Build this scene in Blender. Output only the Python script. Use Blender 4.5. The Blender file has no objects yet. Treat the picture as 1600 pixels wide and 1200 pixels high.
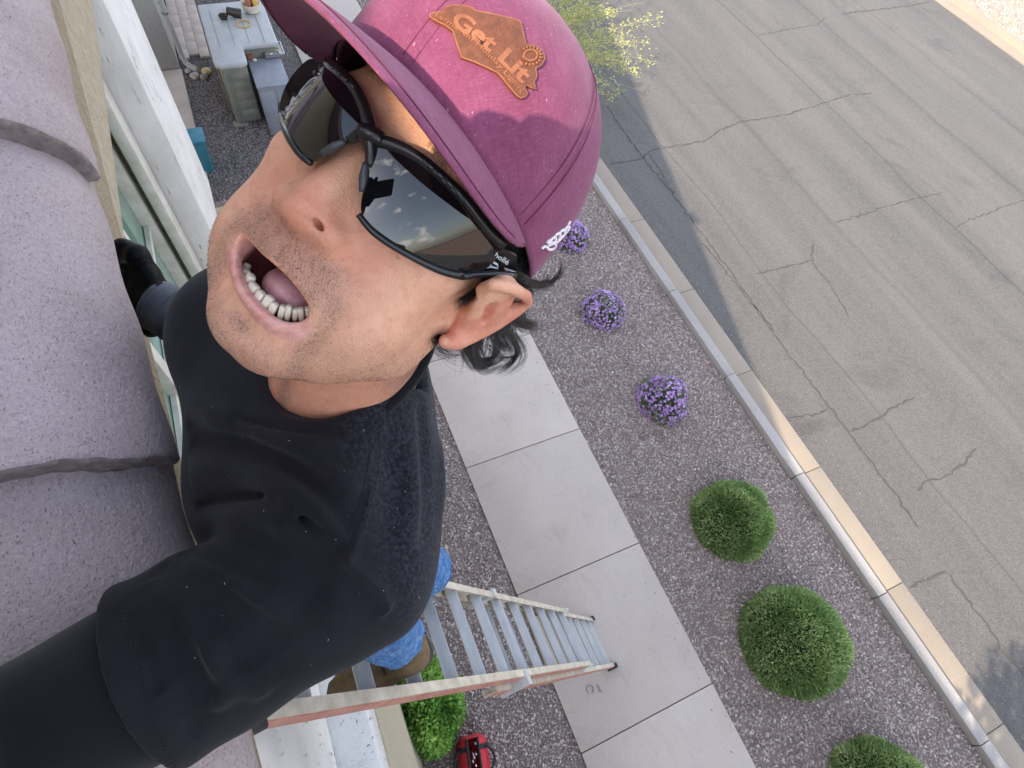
import bpy, bmesh, math, random
import numpy as np
from mathutils import Vector, Matrix
from mathutils.bvhtree import BVHTree
random.seed(7); RNG = np.random.default_rng(11)
SC = bpy.context.scene; COL = SC.collection
R = math.radians
# ---------------------------------------------------------------- camera
CH = 6.3                                    # camera height above the ground
CR = np.array([[0.38970, 0.91424, 0.11090], [0.81357, -0.28533, -0.50663], [-0.43154, 0.28765, -0.85500]])
_u, _s, _v = np.linalg.svd(CR); CR = _u @ _v  # rows: right, down, forward in world axes
FPX = 886.7                                 # focal length in pixels of a 1600 wide picture
cam = bpy.data.cameras.new('camera'); camo = bpy.data.objects.new('camera', cam); COL.objects.link(camo)
cam.sensor_width = 36; cam.lens = FPX / 1600 * 36; cam.clip_start = 0.02; cam.clip_end = 2000
camo.matrix_world = Matrix(((CR[0][0], -CR[1][0], -CR[2][0], 0), (CR[0][1], -CR[1][1], -CR[2][1], 0), (CR[0][2], -CR[1][2], -CR[2][2], CH), (0, 0, 0, 1)))
SC.camera = camo
# ---------------------------------------------------------------- sky and sun
SUNV = Vector((0.8, -0.998, 1.0)).normalized()       # towards the sun
SUN_EL = math.asin(SUNV.z)
wd = bpy.data.worlds.new('World'); SC.world = wd; wd.use_nodes = True
nt = wd.node_tree; nt.nodes.clear()
wo = nt.nodes.new('ShaderNodeOutputWorld'); bg = nt.nodes.new('ShaderNodeBackground'); sk = nt.nodes.new('ShaderNodeTexSky')
sk.sky_type = 'NISHITA'; sk.sun_disc = False; sk.sun_elevation = SUN_EL; sk.sun_rotation = math.atan2(SUNV.x, SUNV.y)
sk.altitude = 600; sk.air_density = 1.0; sk.dust_density = 1.6; sk.ozone_density = 1.0
# scattered fair-weather cumulus over the blue
tc = nt.nodes.new('ShaderNodeTexCoord'); mp = nt.nodes.new('ShaderNodeMapping'); mp.inputs['Scale'].default_value = (1, 1, 2.2)
cn = nt.nodes.new('ShaderNodeTexNoise'); cn.inputs['Scale'].default_value = 3.2; cn.inputs['Detail'].default_value = 7
cr = nt.nodes.new('ShaderNodeValToRGB'); cr.color_ramp.elements[0].position = .585; cr.color_ramp.elements[1].position = .67
hs = nt.nodes.new('ShaderNodeHueSaturation'); hs.inputs['Saturation'].default_value = .68
mx = nt.nodes.new('ShaderNodeMix'); mx.data_type = 'RGBA'; mx.inputs['B'].default_value = (11, 10.6, 10.2, 1)
L = nt.links.new
L(tc.outputs['Generated'], mp.inputs['Vector']); L(mp.outputs[0], cn.inputs['Vector']); L(cn.outputs['Fac'], cr.inputs[0])
L(sk.outputs[0], hs.inputs['Color']); L(hs.outputs[0], mx.inputs['A']); L(cr.outputs[0], mx.inputs['Factor'])
L(mx.outputs['Result'], bg.inputs[0]); bg.inputs[1].default_value = 0.15; L(bg.outputs[0], wo.inputs[0])
sl = bpy.data.lights.new('sun', 'SUN'); sl.energy = 2.0; sl.angle = R(0.53); sl.color = (1.0, .87, .68)
so = bpy.data.objects.new('sun', sl); COL.objects.link(so); so.location = (0, -20, 30)
so.rotation_euler = SUNV.to_track_quat('Z', 'Y').to_euler()
SC.view_settings.view_transform = 'Standard'; SC.view_settings.look = 'None'; SC.view_settings.gamma = 1
SC.cycles.max_bounces = 6; SC.cycles.diffuse_bounces = 3; SC.cycles.glossy_bounces = 3; SC.cycles.transmission_bounces = 4; SC.cycles.caustics_reflective = False; SC.cycles.caustics_refractive = False
SC.view_settings.exposure = 1.88; SC.view_settings.use_curve_mapping = False
# ---------------------------------------------------------------- helpers
def ray(u, v):
    return CR.T @ np.array([(u - 800) / FPX, (v - 600) / FPX, 1.0])
def at_z(u, v, z=0.0):
    d = ray(u, v); return np.array([0, 0, CH]) + d * ((z - CH) / d[2])
def at_y(u, v, y):
    d = ray(u, v); return np.array([0, 0, CH]) + d * (y / d[1])
def at_d(u, v, depth):
    return np.array([0, 0, CH]) + ray(u, v) * depth
def proj(P):
    c = (np.asarray(P, float) - np.array([0, 0, CH])) @ CR.T
    return np.stack([800 + FPX * c[..., 0] / c[..., 2], 600 + FPX * c[..., 1] / c[..., 2]], -1)
MATS = {}
def srgb(h):
    c = [int(h[i:i + 2], 16) / 255 for i in (0, 2, 4)]
    return tuple(x / 12.92 if x <= .04045 else ((x + .055) / 1.055) ** 2.4 for x in c) + (1,)
class NT:
    """tiny node-graph writer"""
    def __init__(s, name):
        s.m = bpy.data.materials.new(name); s.m.use_nodes = True; s.t = s.m.node_tree; s.b = s.t.nodes['Principled BSDF']; s.o = s.t.nodes['Material Output']
        MATS[name] = s.m
    def n(s, typ, **k):
        x = s.t.nodes.new(typ)
        for a, b in k.items():
            if a.startswith('i_'):
                key = a[2:].replace('_', ' ')
                key = int(key) if key.isdigit() else key
                s.put(x.inputs[key], b)
            else: setattr(x, a, b)
        return x
    def put(s, sock, v):
        if isinstance(v, bpy.types.NodeSocket): s.t.links.new(v, sock)
        elif isinstance(v, bpy.types.Node): s.t.links.new(v.outputs[0], sock)
        else: sock.default_value = v
    def set(s, **k):
        for a, b in k.items(): s.put(s.b.inputs[a.replace('_', ' ')], b)
    def co(s, kind='Object', scale=None):
        c = s.n('ShaderNodeTexCoord').outputs[kind]
        if scale is not None:
            m = s.n('ShaderNodeMapping'); m.inputs['Scale'].default_value = scale; s.put(m.inputs[0], c); c = m.outputs[0]
        return c
    def noise(s, scale, detail=4, rough=.55, vec=None, dist=0):
        x = s.n('ShaderNodeTexNoise', i_Scale=scale, i_Detail=detail, i_Roughness=rough, i_Distortion=dist)
        s.put(x.inputs['Vector'], vec if vec is not None else s.co()); return x.outputs['Fac']
    def vor(s, scale, feature='F1', vec=None, out='Distance', rnd=1):
        x = s.n('ShaderNodeTexVoronoi', feature=feature, i_Scale=scale, i_Randomness=rnd)
        s.put(x.inputs['Vector'], vec if vec is not None else s.co()); return x.outputs[out]
    def ramp(s, fac, stops):
        x = s.n('ShaderNodeValToRGB'); e = x.color_ramp.elements
        while len(e) < len(stops): e.new(.5)
        for i, (p, c) in enumerate(stops):
            e[i].position = p; e[i].color = c if len(c) == 4 else (*c, 1)
        s.put(x.inputs[0], fac); return x.outputs[0]
    def mix(s, a, b, f, blend='MIX'):
        x = s.n('ShaderNodeMix', data_type='RGBA', blend_type=blend); s.put(x.inputs['A'], a); s.put(x.inputs['B'], b); s.put(x.inputs['Factor'], f)
        return x.outputs['Result']
    def math(s, op, a, b=0.0, c=None, clamp=False):
        x = s.n('ShaderNodeMath', operation=op, use_clamp=clamp); s.put(x.inputs[0], a); s.put(x.inputs[1], b)
        if c is not None: s.put(x.inputs[2], c)
        return x.outputs[0]
    def attr(s, name, out='Fac'):
        return s.n('ShaderNodeAttribute', attribute_name=name).outputs[out]
    def rnd(s): return s.n('ShaderNodeObjectInfo').outputs['Random']
    def bump(s, h, strength=.3, dist=.01, normal=None):
        x = s.n('ShaderNodeBump', i_Strength=strength, i_Distance=dist); s.put(x.inputs['Height'], h)
        if normal is not None: s.put(x.inputs['Normal'], normal)
        s.put(s.b.inputs['Normal'], x.outputs[0]); return x.outputs[0]
def simple(name, c1, c2=None, scale=20, rough=.6, bump=.0, bscale=60, bdist=.004, metallic=0, spec=None, detail=5, aniso=None):
    g = NT(name); c1 = srgb(c1) if isinstance(c1, str) else (*c1, 1)
    vec = g.co(scale=aniso) if aniso else g.co()
    if c2 is not None:
        c2 = srgb(c2) if isinstance(c2, str) else (*c2, 1)
        g.set(Base_Color=g.ramp(g.noise(scale, detail, .6, vec), [(.32, c1), (.68, c2)]))
    else: g.set(Base_Color=c1)
    g.set(Roughness=rough, Metallic=metallic)
    if spec is not None: g.b.inputs['Specular IOR Level'].default_value = spec
    if bump: g.bump(g.noise(bscale, 6, .65, vec), bump, bdist)
    return g.m
def tag(o, label=None, cat=None, group=None, kind=None):
    for k, v in (('label', label), ('category', cat), ('group', group), ('kind', kind)):
        if v: o[k] = v
    return o
def obj(name, me, mat=None, parent=None):
    o = bpy.data.objects.new(name, me); COL.objects.link(o)
    if mat is not None and me is not None and not me.materials:
        me.materials.append(MATS[mat] if isinstance(mat, str) else mat)
    if parent is not None: o.parent = parent
    return o
def empty(name, loc=(0, 0, 0), rz=0, parent=None):
    o = bpy.data.objects.new(name, None); COL.objects.link(o); o.location = loc; o.rotation_euler = (0, 0, rz); o.empty_display_size = .1
    if parent is not None: o.parent = parent
    return o
def mesh(name, V, F, smooth=False):
    me = bpy.data.meshes.new(name)
    V = np.asarray(V, np.float32)
    if isinstance(F, np.ndarray) and F.ndim == 2:
        k = F.shape[1]; n = len(F)
        me.vertices.add(len(V)); me.vertices.foreach_set('co', V.ravel())
        me.loops.add(n * k); me.loops.foreach_set('vertex_index', F.astype(np.int32).ravel())
        me.polygons.add(n); me.polygons.foreach_set('loop_start', np.arange(0, n * k, k, dtype=np.int32))
        me.update(calc_edges=True); me.validate()
    else:
        me.from_pydata(V.tolist(), [], [list(map(int, f)) for f in F]); me.update()
    if smooth: me.polygons.foreach_set('use_smooth', [True] * len(me.polygons))
    return me
class MB:
    """collects pieces of one part"""
    def __init__(s): s.v = []; s.f = []
    def add(s, V, F):
        o = len(s.v); s.v += [tuple(map(float, p)) for p in V]; s.f += [tuple(i + o for i in f) for f in F]; return s
    def box(s, a, b, M=None):
        (x0, y0, z0), (x1, y1, z1) = a, b
        V = [(x0, y0, z0), (x1, y0, z0), (x1, y1, z0), (x0, y1, z0), (x0, y0, z1), (x1, y0, z1), (x1, y1, z1), (x0, y1, z1)]
        if M is not None: V = [M @ Vector(p) for p in V]
        return s.add(V, [(3, 2, 1, 0), (4, 5, 6, 7), (0, 1, 5, 4), (1, 2, 6, 5), (2, 3, 7, 6), (3, 0, 4, 7)])
    def prism(s, poly, z0, z1, M=None):
        n = len(poly); V = [(x, y, z0) for x, y in poly] + [(x, y, z1) for x, y in poly]
        if M is not None: V = [M @ Vector(p) for p in V]
        return s.add(V, [tuple(range(n))[::-1], tuple(range(n, 2 * n))] + [(i, (i + 1) % n, n + (i + 1) % n, n + i) for i in range(n)])
    def tube(s, pts, r, n=10, cap=True):
        pts = [np.asarray(p, float) for p in pts]; rs = r if hasattr(r, '__len__') else [r] * len(pts)
        V = []; F = []; nrm = None
        for i, p in enumerate(pts):
            t = pts[min(i + 1, len(pts) - 1)] - pts[max(i - 1, 0)]; t = t / (np.linalg.norm(t) + 1e-12)
            if nrm is None:
                a = np.array([0, 0, 1.]) if abs(t[2]) < .9 else np.array([1., 0, 0]); nrm = np.cross(t, a)
            nrm = nrm - t * (nrm @ t); nrm /= np.linalg.norm(nrm) + 1e-12; b = np.cross(t, nrm)
            for k in range(n):
                an = 2 * math.pi * k / n; V.append(p + rs[i] * (math.cos(an) * nrm + math.sin(an) * b))
        for i in range(len(pts) - 1):
            for k in range(n): F.append((i * n + k, i * n + (k + 1) % n, (i + 1) * n + (k + 1) % n, (i + 1) * n + k))
        if cap: F.append(tuple(range(n))[::-1]); F.append(tuple(range((len(pts) - 1) * n, len(pts) * n)))
        return s.add(V, F)
    def lathe(s, prof, n=24, M=None):
        V = []; F = []
        for r, z in prof:
            for k in range(n):
                a = 2 * math.pi * k / n; V.append((r * math.cos(a), r * math.sin(a), z))
        for i in range(len(prof) - 1):
            for k in range(n): F.append((i * n + k, i * n + (k + 1) % n, (i + 1) * n + (k + 1) % n, (i + 1) * n + k))
        if M is not None: V = [M @ Vector(p) for p in V]
        return s.add(V, F)
    def build(s, name, mat=None, parent=None, smooth=False, bevel=0, seg=2):
        me = mesh(name, s.v, s.f)
        if bevel:
            bm = bmesh.new(); bm.from_mesh(me); bmesh.ops.recalc_face_normals(bm, faces=bm.faces)
            ed = [e for e in bm.edges if len(e.link_faces) == 2 and e.calc_face_angle(0) > R(25)]
            bmesh.ops.bevel(bm, geom=ed, offset=bevel, segments=seg, affect='EDGES', profile=.5, clamp_overlap=True)
            bm.to_mesh(me); bm.free()
        if smooth or bevel:
            me.polygons.foreach_set('use_smooth', [True] * len(me.polygons))
            if bevel or smooth == 'auto': me.set_sharp_from_angle(angle=R(38))
        return obj(name, me, mat, parent)
def sstep(a, b, x):
    t = np.clip((x - a) / (b - a), 0, 1); return t * t * (3 - 2 * t)
def polyline_strip(pts, w, z, jit=0.0, step=.05):
    """thin flat strip along a ground polyline"""
    P = []; pts = [np.asarray(p[:2], float) for p in pts]
    for a, b in zip(pts[:-1], pts[1:]):
        n = max(1, int(np.linalg.norm(b - a) / step))
        for i in range(n): P.append(a + (b - a) * i / n)
    P.append(pts[-1]); P = np.array(P); P += RNG.normal(0, jit, P.shape)
    T = np.gradient(P, axis=0); T /= np.linalg.norm(T, axis=1)[:, None] + 1e-9; N = np.stack([-T[:, 1], T[:, 0]], 1)
    W = (w * (.35 + .9 * RNG.random(len(P))))[:, None]; W[0] = W[-1] = w * .1
    V = [(*p, z) for p in P + N * W] + [(*p, z) for p in P - N * W]; n = len(P)
    return V, [(i, i + 1, n + i + 1, n + i) for i in range(n - 1)]
# ================================================================ materials of the setting
def m_asphalt():
    g = NT('asphalt'); c = g.co(); st = g.co(scale=(.12, 1.4, 1))
    big = g.noise(1.3, 4, .55, st); fine = g.noise(70, 3, .7, c); mid = g.noise(26, 6, .7, c)
    base = g.ramp(big, [(.25, srgb('5b5754')), (.5, srgb('726c68')), (.75, srgb('827b75'))])
    base = g.mix(base, g.ramp(mid, [(.35, srgb('4a4747')), (.7, srgb('8f8881'))]), .3)
    base = g.mix(base, g.ramp(g.vor(120, vec=c, out='Color'), [(.0, (.05, .05, .05)), (.55, (.14, .135, .13)), (1, (.4, .38, .36))]), .32)
    sep = g.n('ShaderNodeSeparateXYZ'); g.put(sep.inputs[0], c)
    wob = g.math('MULTIPLY', g.noise(.35, 3, .5, c), .5)
    yy = g.math('ADD', sep.outputs[1], wob)
    for y0, w, a in ((11.1, .04, .6), (6.95, .03, .5), (8.9, .09, .3), (13.2, .10, .35), (14.9, .07, .3)):
        d = g.math('ABSOLUTE', g.math('SUBTRACT', yy, y0)); k = g.math('SUBTRACT', 1.0, g.math('DIVIDE', d, w), clamp=True)
        base = g.mix(base, (.07, .068, .066, 1), g.math('MULTIPLY', k, a))
    base = g.mix(base, (.045, .044, .045, 1), g.ramp(g.noise(.55, 5, .7, c, 1.0), [(.56, (0, 0, 0)), (.74, (.4, .4, .4))])); base = g.mix(base, (.33, .31, .29, 1), g.ramp(g.noise(38, 3, .6, c), [(.70, (0, 0, 0)), (.76, (.6, .6, .6))]))
    g.set(Base_Color=base, Roughness=.9); g.bump(g.math('ADD', g.math('MULTIPLY', fine, .6), g.vor(160, vec=c)), .9, .012)
def m_concrete(name, a, b, speck=.12, edge=None):
    g = NT(name); c = g.co()
    base = g.ramp(g.noise(1.3, 6, .6, c), [(.3, srgb(a)), (.7, srgb(b))])
    base = g.mix(base, g.ramp(g.noise(90, 3, .7, c), [(.3, (.12, .11, .1)), (.7, (.75, .72, .68))]), speck)
    base = g.mix(base, srgb('8d857d'), g.ramp(g.noise(5, 7, .7, c), [(.58, (0, 0, 0)), (.75, (.35, .35, .35))]))
    base = g.mix(base, srgb('8f8378'), g.ramp(g.noise(1.1, 7, .75, c, 1.2), [(.5, (0, 0, 0)), (.72, (.45, .45, .45))]))
    base = g.mix(base, (.1, .09, .08, 1), g.ramp(g.noise(45, 2, .5, c), [(.72, (0, 0, 0)), (.78, (.35, .35, .35))]))
    vn = g.math('ADD', g.math('MULTIPLY', g.rnd(), .14), .92); hsv = g.n('ShaderNodeHueSaturation'); g.put(hsv.inputs['Color'], base); g.put(hsv.inputs['Value'], vn)
    g.set(Base_Color=hsv.outputs[0], Roughness=.85); g.bump(g.noise(140, 4, .7, c), .35, .004)
m_asphalt()
m_concrete('sidewalk', 'b8a89c', 'c6b7ab'); m_concrete('curb', '97908a', 'a8a19b', .2); m_concrete('gutter', '8c7c6a', '9a8974', .16)
m_concrete('paver_stone', 'b9a493', 'cfc0b2', .1)
def m_gravel(name, cols, dark=1.0):
    g = NT(name); r = g.rnd()
    base = g.ramp(r, [(i / (len(cols) - 1), srgb(c)) for i, c in enumerate(cols)])
    base = g.mix(base, g.ramp(g.noise(60, 4, .6), [(.3, (.06, .052, .05)), (.7, (.66, .6, .56))]), .3)
    g.set(Base_Color=base, Roughness=.8); g.bump(g.noise(140, 4, .6), .4, .003)
GC = ['6e605c', '8d7a74', 'a8948c', '7a7270', 'bca99f', '9a8379', 'd0c1b6', '857570', 'e2d8cf', 'aa9d98', '8f6c63', 'b3aaa5']
m_gravel('gravel_stone', GC); m_gravel('dark_gravel_stone', ['55504d', '6a6360', '7d7570', '5e5856', '918882', '6d6461', 'a09892', '5a5452'])
simple('dirt', '6e605c', '8a7b75', 6, .95, .6, 70, .01); simple('dark_dirt', '4c4644', '635c5a', 6, .95, .6, 70, .01)
simple('far_dirt', 'a5836e', 'b89a86', 30, .95, .5, 90, .01)
simple('crack_fill', (.075, .07, .066), None, rough=.9)
def m_cracked_paint():
    g = NT('cracked_white_paint'); v = g.co(scale=(1, 1, .16))
    n = g.noise(60, 6, .65, v, .5); n2 = g.noise(9, 4, .6, g.co(scale=(1, 1, .5)))
    crk = g.math('MULTIPLY', g.ramp(n, [(.60, (0, 0, 0)), (.66, (1, 1, 1))]), g.ramp(n2, [(.45, (0, 0, 0)), (.56, (1, 1, 1))]))
    base = g.mix(g.ramp(g.noise(5, 5), [(.3, srgb('cfcbc6')), (.7, srgb('e3dfdb'))]), srgb('6b6154'), crk)
    base = g.mix(base, srgb('9a8f80'), g.ramp(g.noise(11, 6, .7), [(.62, (0, 0, 0)), (.8, (.5, .5, .5))]))
    g.set(Base_Color=base, Roughness=.55); g.bump(g.math('SUBTRACT', g.noise(40, 5, .6, v), crk), .5, .006)
m_cracked_paint()
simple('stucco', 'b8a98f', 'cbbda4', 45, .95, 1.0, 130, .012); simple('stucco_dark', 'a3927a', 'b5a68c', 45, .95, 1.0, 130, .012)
simple('grey_wall', '97928d', 'a5a09a', 25, .9, .5, 120, .006); simple('frame_vinyl', 'b9b3a6', 'd2cdc2', 14, .5, .15, 80)
def m_tile():
    g = NT('concrete_tile'); c = g.co(); r = g.rnd()
    base = g.ramp(g.noise(5, 6, .6, c), [(.25, srgb('94827e')), (.5, srgb('ae9d9c')), (.75, srgb('bcadae'))])
    base = g.mix(base, srgb('93757a'), g.ramp(g.noise(3.1, 3, .5, c), [(.5, (0, 0, 0)), (.7, (.6, .6, .6))]))
    base = g.mix(base, g.ramp(g.noise(240, 3, .75, c), [(.3, (.14, .12, .12)), (.7, (.55, .5, .5))]), .22)
    pit = g.ramp(g.noise(520, 3, .6, g.co(scale=(.6, 1.5, 1)), .5), [(.63, (0, 0, 0)), (.68, (1, 1, 1))])
    base = g.mix(base, (.07, .06, .06, 1), g.math('MULTIPLY', pit, .28))
    base = g.mix(base, srgb('b5adb8'), g.ramp(g.noise(17, 5, .65, c), [(.66, (0, 0, 0)), (.8, (.6, .6, .6))]))
    g.set(Base_Color=base, Roughness=.9)
    g.bump(g.math('SUBTRACT', g.math('ADD', g.noise(190, 4, .7, c), g.math('MULTIPLY', g.noise(40, 4, .6, c), .6)), pit), .9, .0035)
m_tile()
simple('tile_edge', '6f6461', '948783', 90, .95, .8, 260, .004)
g = NT('window_glass'); g.set(Base_Color=srgb('5f7f6f'), Roughness=.06, Metallic=0.0); g.b.inputs['Specular IOR Level'].default_value = .8
g.set(Base_Color=g.ramp(g.noise(2.5, 3), [(.35, srgb('6d8a7a')), (.65, srgb('88a393'))]))
simple('steel', (.55, .55, .56), None, rough=.3, metallic=1); simple('black_rubber', (.02, .02, .022), None, rough=.7, bump=.2, bscale=200)
simple('alu', (.50, .49, .47), (.62, .61, .59), 30, .42, .1, 200, .001, metallic=.25, aniso=(.2, 1, 1))
simple('ladder_cream', 'a89a86', 'cfc3b0', 14, .6, .25, 60, .003); simple('ladder_orange', 'a8685a', 'bd8a76', 12, .6, .25, 60, .003)
# ================================================================ ground, road, walks
def plane_obj(name, x0, x1, y0, y1, z, mat, parent=None):
    return obj(name, mesh(name, [(x0, y0, z), (x1, y0, z), (x1, y1, z), (x0, y1, z)], [(0, 1, 2, 3)]), mat, parent)
SW0, SW1, CB0, CB1, GT1, RD1 = 1.14, 2.655, 4.89, 5.03, 5.38, 17.05
ground = tag(plane_obj('ground', -300, 300, -300, 300, -.02, 'dirt'), kind='structure')
road = tag(plane_obj('road', -200, 200, GT1 - .02, RD1 + .02, -.012, 'asphalt'), kind='structure')
def crack(pts, w=.012):
    V, F = polyline_strip([at_z(*p) for p in pts], w, -.008, .012, .06)
    obj('crack', mesh('crack', V, F), 'crack_fill', road)
zA = lambda P: [(860 + x / 2.162, y / 2.162) for x, y in P]
zB = lambda P: [(800 + x / 2.667, 380 + y / 2.667) for x, y in P]
zC = lambda P: [(1000 + x / 2.4, 700 + y / 2.4) for x, y in P]
crack(zA([(200, 552), (310, 535), (345, 505), (430, 490), (520, 475), (570, 440), (640, 410), (740, 395), (800, 385), (930, 345), (1010, 320), (1090, 312)]), .016)
crack(zA([(690, 925), (770, 905), (885, 880), (887, 845), (890, 820)])); crack(zA([(880, 880), (930, 940), (960, 985), (990, 1030), (1010, 1070)]), .009)
crack(zA([(960, 750), (1070, 720), (1140, 695), (1250, 665), (1330, 650)])); crack(zA([(1370, 765), (1420, 740), (1500, 710), (1600, 675), (1700, 640)]), .01)
crack(zA([(190, 355), (240, 430), (310, 525), (420, 660), (520, 800), (590, 890), (690, 1030), (760, 1120)]), .016)
crack(zB([(800, 0), (850, 60), (1000, 250), (1230, 560), (1400, 780), (1600, 1050), (1700, 1190)]), .015)
crack(zB([(1150, 725), (1210, 720), (1280, 710), (1320, 685)]), .014); crack(zB([(1410, 780), (1470, 760), (1530, 730), (1600, 675), (1680, 640)]), .016)
crack(zC([(1020, 525), (1060, 500), (1155, 460)]), .014); crack(zC([(1040, 160), (1080, 125), (1170, 95), (1220, 50), (1270, 0)]), .014)
crack(zC([(1155, 460), (1210, 540), (1270, 620), (1340, 720), (1400, 800), (1450, 860)]), .014); crack(zA([(700, 120), (790, 100), (900, 82), (930, 60)]), .012)
crack(zA([(980, 45), (1110, 30), (1200, 20), (1290, 5)]), .02); crack(zA([(330, 510), (420, 655)]), .012)
# concrete sidewalk, one slab per control joint
sidewalk = tag(plane_obj('sidewalk', -60, 60, SW0 + .01, SW1 - .01, .0, 'dirt'), kind='structure')
JX = [-.75 + 1.53 * k for k in range(-10, 5)]
slab = MB().box((0, 0, -.05), (1.522, SW1 - SW0, .05)).build('slab', 'sidewalk', sidewalk, bevel=.008)
for k, x in enumerate(JX):
    s = slab if k == 0 else slab.copy()
    if k: COL.objects.link(s)
    s.location = (x + .004, SW0, 0)
for x0, x1 in ((-60, JX[0]), (JX[-1] + 1.53, 60)):
    MB().box((x0, SW0, -.05), (x1 - .004, SW1, .05)).build('slab', 'sidewalk', sidewalk)
mk = MB()   # contractor stamp pressed in the slab
c0 = at_z(922, 1077, .055)
mk.tube([c0 + np.array([.035 * math.cos(a), .035 * math.sin(a), 0]) for a in np.linspace(0, 5.4, 20)], .004, 6)
for k in range(4): mk.tube([c0 + np.array([-.01 + .02 * k, .075, 0]), c0 + np.array([.01 + .02 * k, .1, 0])], .003, 6)
simple('stamp_grey', '8a8078', '958b82', 30, .9)
tag(mk.build('stamp', 'stamp_grey', sidewalk), 'small round contractor stamp pressed in the slab')
# kerb and gutter pan
curb = tag(plane_obj('curb', -120, 120, CB0 + .01, GT1 - .03, -.015, 'dirt'), kind='structure')
cs = MB().prism([(CB0 - CB0, -.05), (0, .13), (.13, .13), (.155, .10), (.19, .012), (.19, -.05)], 0, 1.522, Matrix(((0, 0, 1, 0), (1, 0, 0, 0), (0, 1, 0, 0), (0, 0, 0, 1)))).build('curb_stone', 'curb', curb, bevel=.008)
gs = MB().box((0, .192, -.05), (1.522, GT1 - CB0, .012)).build('gutter_slab', 'gutter', curb, bevel=.004)
for k in range(-12, 5):
    for src in (cs, gs):
        s = src if k == -12 else src.copy()
        if k != -12: COL.objects.link(s)
        s.location = (-.735 + 1.53 * k + .004, CB0, 0)
for x0, x1 in ((-120, -.735 - 1.53 * 12), (-.735 + 1.53 * 5, 120)):
    MB().prism([(0, -.05), (0, .13), (.13, .13), (.155, .10), (.19, .012), (.19, -.05)], x0, x1 - .004, Matrix(((0, 0, 1, 0), (1, 0, 0, CB0), (0, 1, 0, 0), (0, 0, 0, 1)))).build('curb_stone', 'curb', curb)
    MB().box((x0, CB0 + .192, -.05), (x1 - .004, GT1, .012)).build('gutter_slab', 'gutter', curb)
farc = tag(MB().prism([(RD1, -.05), (RD1, .012), (RD1 + .38, .012), (RD1 + .42, .13), (RD1 + .56, .13), (RD1 + .56, -.05)], -150, 150, Matrix(((0, 0, 1, 0), (1, 0, 0, 0), (0, 1, 0, 0), (0, 0, 0, 1)))).build('far_curb', 'gutter'), kind='structure')
farg = tag(plane_obj('far_ground', -200, 200, RD1 + .55, 200, .08, 'far_dirt'), kind='structure')
# decomposed rock mulch: thousands of small stones, geometry-node instances
def gravel(name, rects, z, dens, smin, smax, mat, base, label):
    V = []; F = []
    for x0, x1, y0, y1 in rects:
        o = len(V); V += [(x0, y0, z), (x1, y0, z), (x1, y1, z), (x0, y1, z)]; F.append((o, o + 1, o + 2, o + 3))
    o = obj(name, mesh(name, V, F), base); tag(o, label, 'gravel', kind='stuff')
    ng = bpy.data.node_groups.new(name + '_scatter', 'GeometryNodeTree')
    ng.interface.new_socket('Geometry', in_out='INPUT', socket_type='NodeSocketGeometry'); ng.interface.new_socket('Geometry', in_out='OUTPUT', socket_type='NodeSocketGeometry')
    N = ng.nodes.new; K = ng.links.new
    gi = N('NodeGroupInput'); go = N('NodeGroupOutput'); ds = N('GeometryNodeDistributePointsOnFaces'); ds.inputs['Density'].default_value = dens
    ico = N('GeometryNodeMeshIcoSphere'); ico.inputs['Subdivisions'].default_value = 1; ico.inputs['Radius'].default_value = .5
    sp = N('GeometryNodeSetPosition'); rv0 = N('FunctionNodeRandomValue'); rv0.data_type = 'FLOAT_VECTOR'; rv0.inputs[0].default_value = (-.16,) * 3; rv0.inputs[1].default_value = (.16,) * 3
    sm = N('GeometryNodeSetMaterial'); sm.inputs['Material'].default_value = MATS[mat]
    io = N('GeometryNodeInstanceOnPoints'); rr = N('FunctionNodeRandomValue'); rr.data_type = 'FLOAT_VECTOR'; rr.inputs[1].default_value = (6.28, 6.28, 6.28)
    rs = N('FunctionNodeRandomValue'); rs.data_type = 'FLOAT_VECTOR'; rs.inputs[0].default_value = (smin, smin * .8, smin * .5); rs.inputs[1].default_value = (smax, smax * .8, smax * .55)
    jn = N('GeometryNodeJoinGeometry')
    K(ico.outputs[0], sp.inputs[0]); K(rv0.outputs[0], sp.inputs['Offset']); K(sp.outputs[0], sm.inputs[0])
    K(gi.outputs[0], ds.inputs[0]); K(ds.outputs[0], io.inputs['Points']); K(sm.outputs[0], io.inputs['Instance'])
    K(rr.outputs[0], io.inputs['Rotation']); K(rs.outputs[0], io.inputs['Scale']); (K(gi.outputs[0], jn.inputs[0]) if dens > 200 else None); K(io.outputs[0], jn.inputs[0]); K(jn.outputs[0], go.inputs[0])
    md = o.modifiers.new('scatter', 'NODES'); md.node_group = ng
    return o
gravel('gravel', [(-16, 4.2, SW1 + .005, CB0 - .005), (-7.5, 4, -.9, SW0 - .005)], .02, 2300, .014, .050, 'gravel_stone', 'dirt', 'reddish grey rock mulch between the walk and the kerb')
gravel('side_yard_gravel', [(-18, -7.5, -1.2, SW0 - .005)], .0, 1500, .016, .042, 'dark_gravel_stone', 'dark_dirt', 'dark crushed rock of the side yard round the deck box')
gravel('far_gravel', [(-16, -4, RD1 + .57, RD1 + 4)], .09, 300, .04, .09, 'gravel_stone', 'far_dirt', 'tan rock mulch across the street')
gravel('spilled_gravel', [(-9, 3, SW1 - .16, SW1 - .012), (-9, 3, SW0 + .012, SW0 + .13)], .0515, 45, .008, .026, 'gravel_stone', 'sidewalk', 'loose pebbles spilled along the edges of the walk')
gravel('gutter_grit', [(-9, 4, GT1 - .1, GT1 + .35)], .0135, 120, .004, .016, 'gravel_stone', 'asphalt', 'grit gathered where gutter and asphalt meet')
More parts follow.
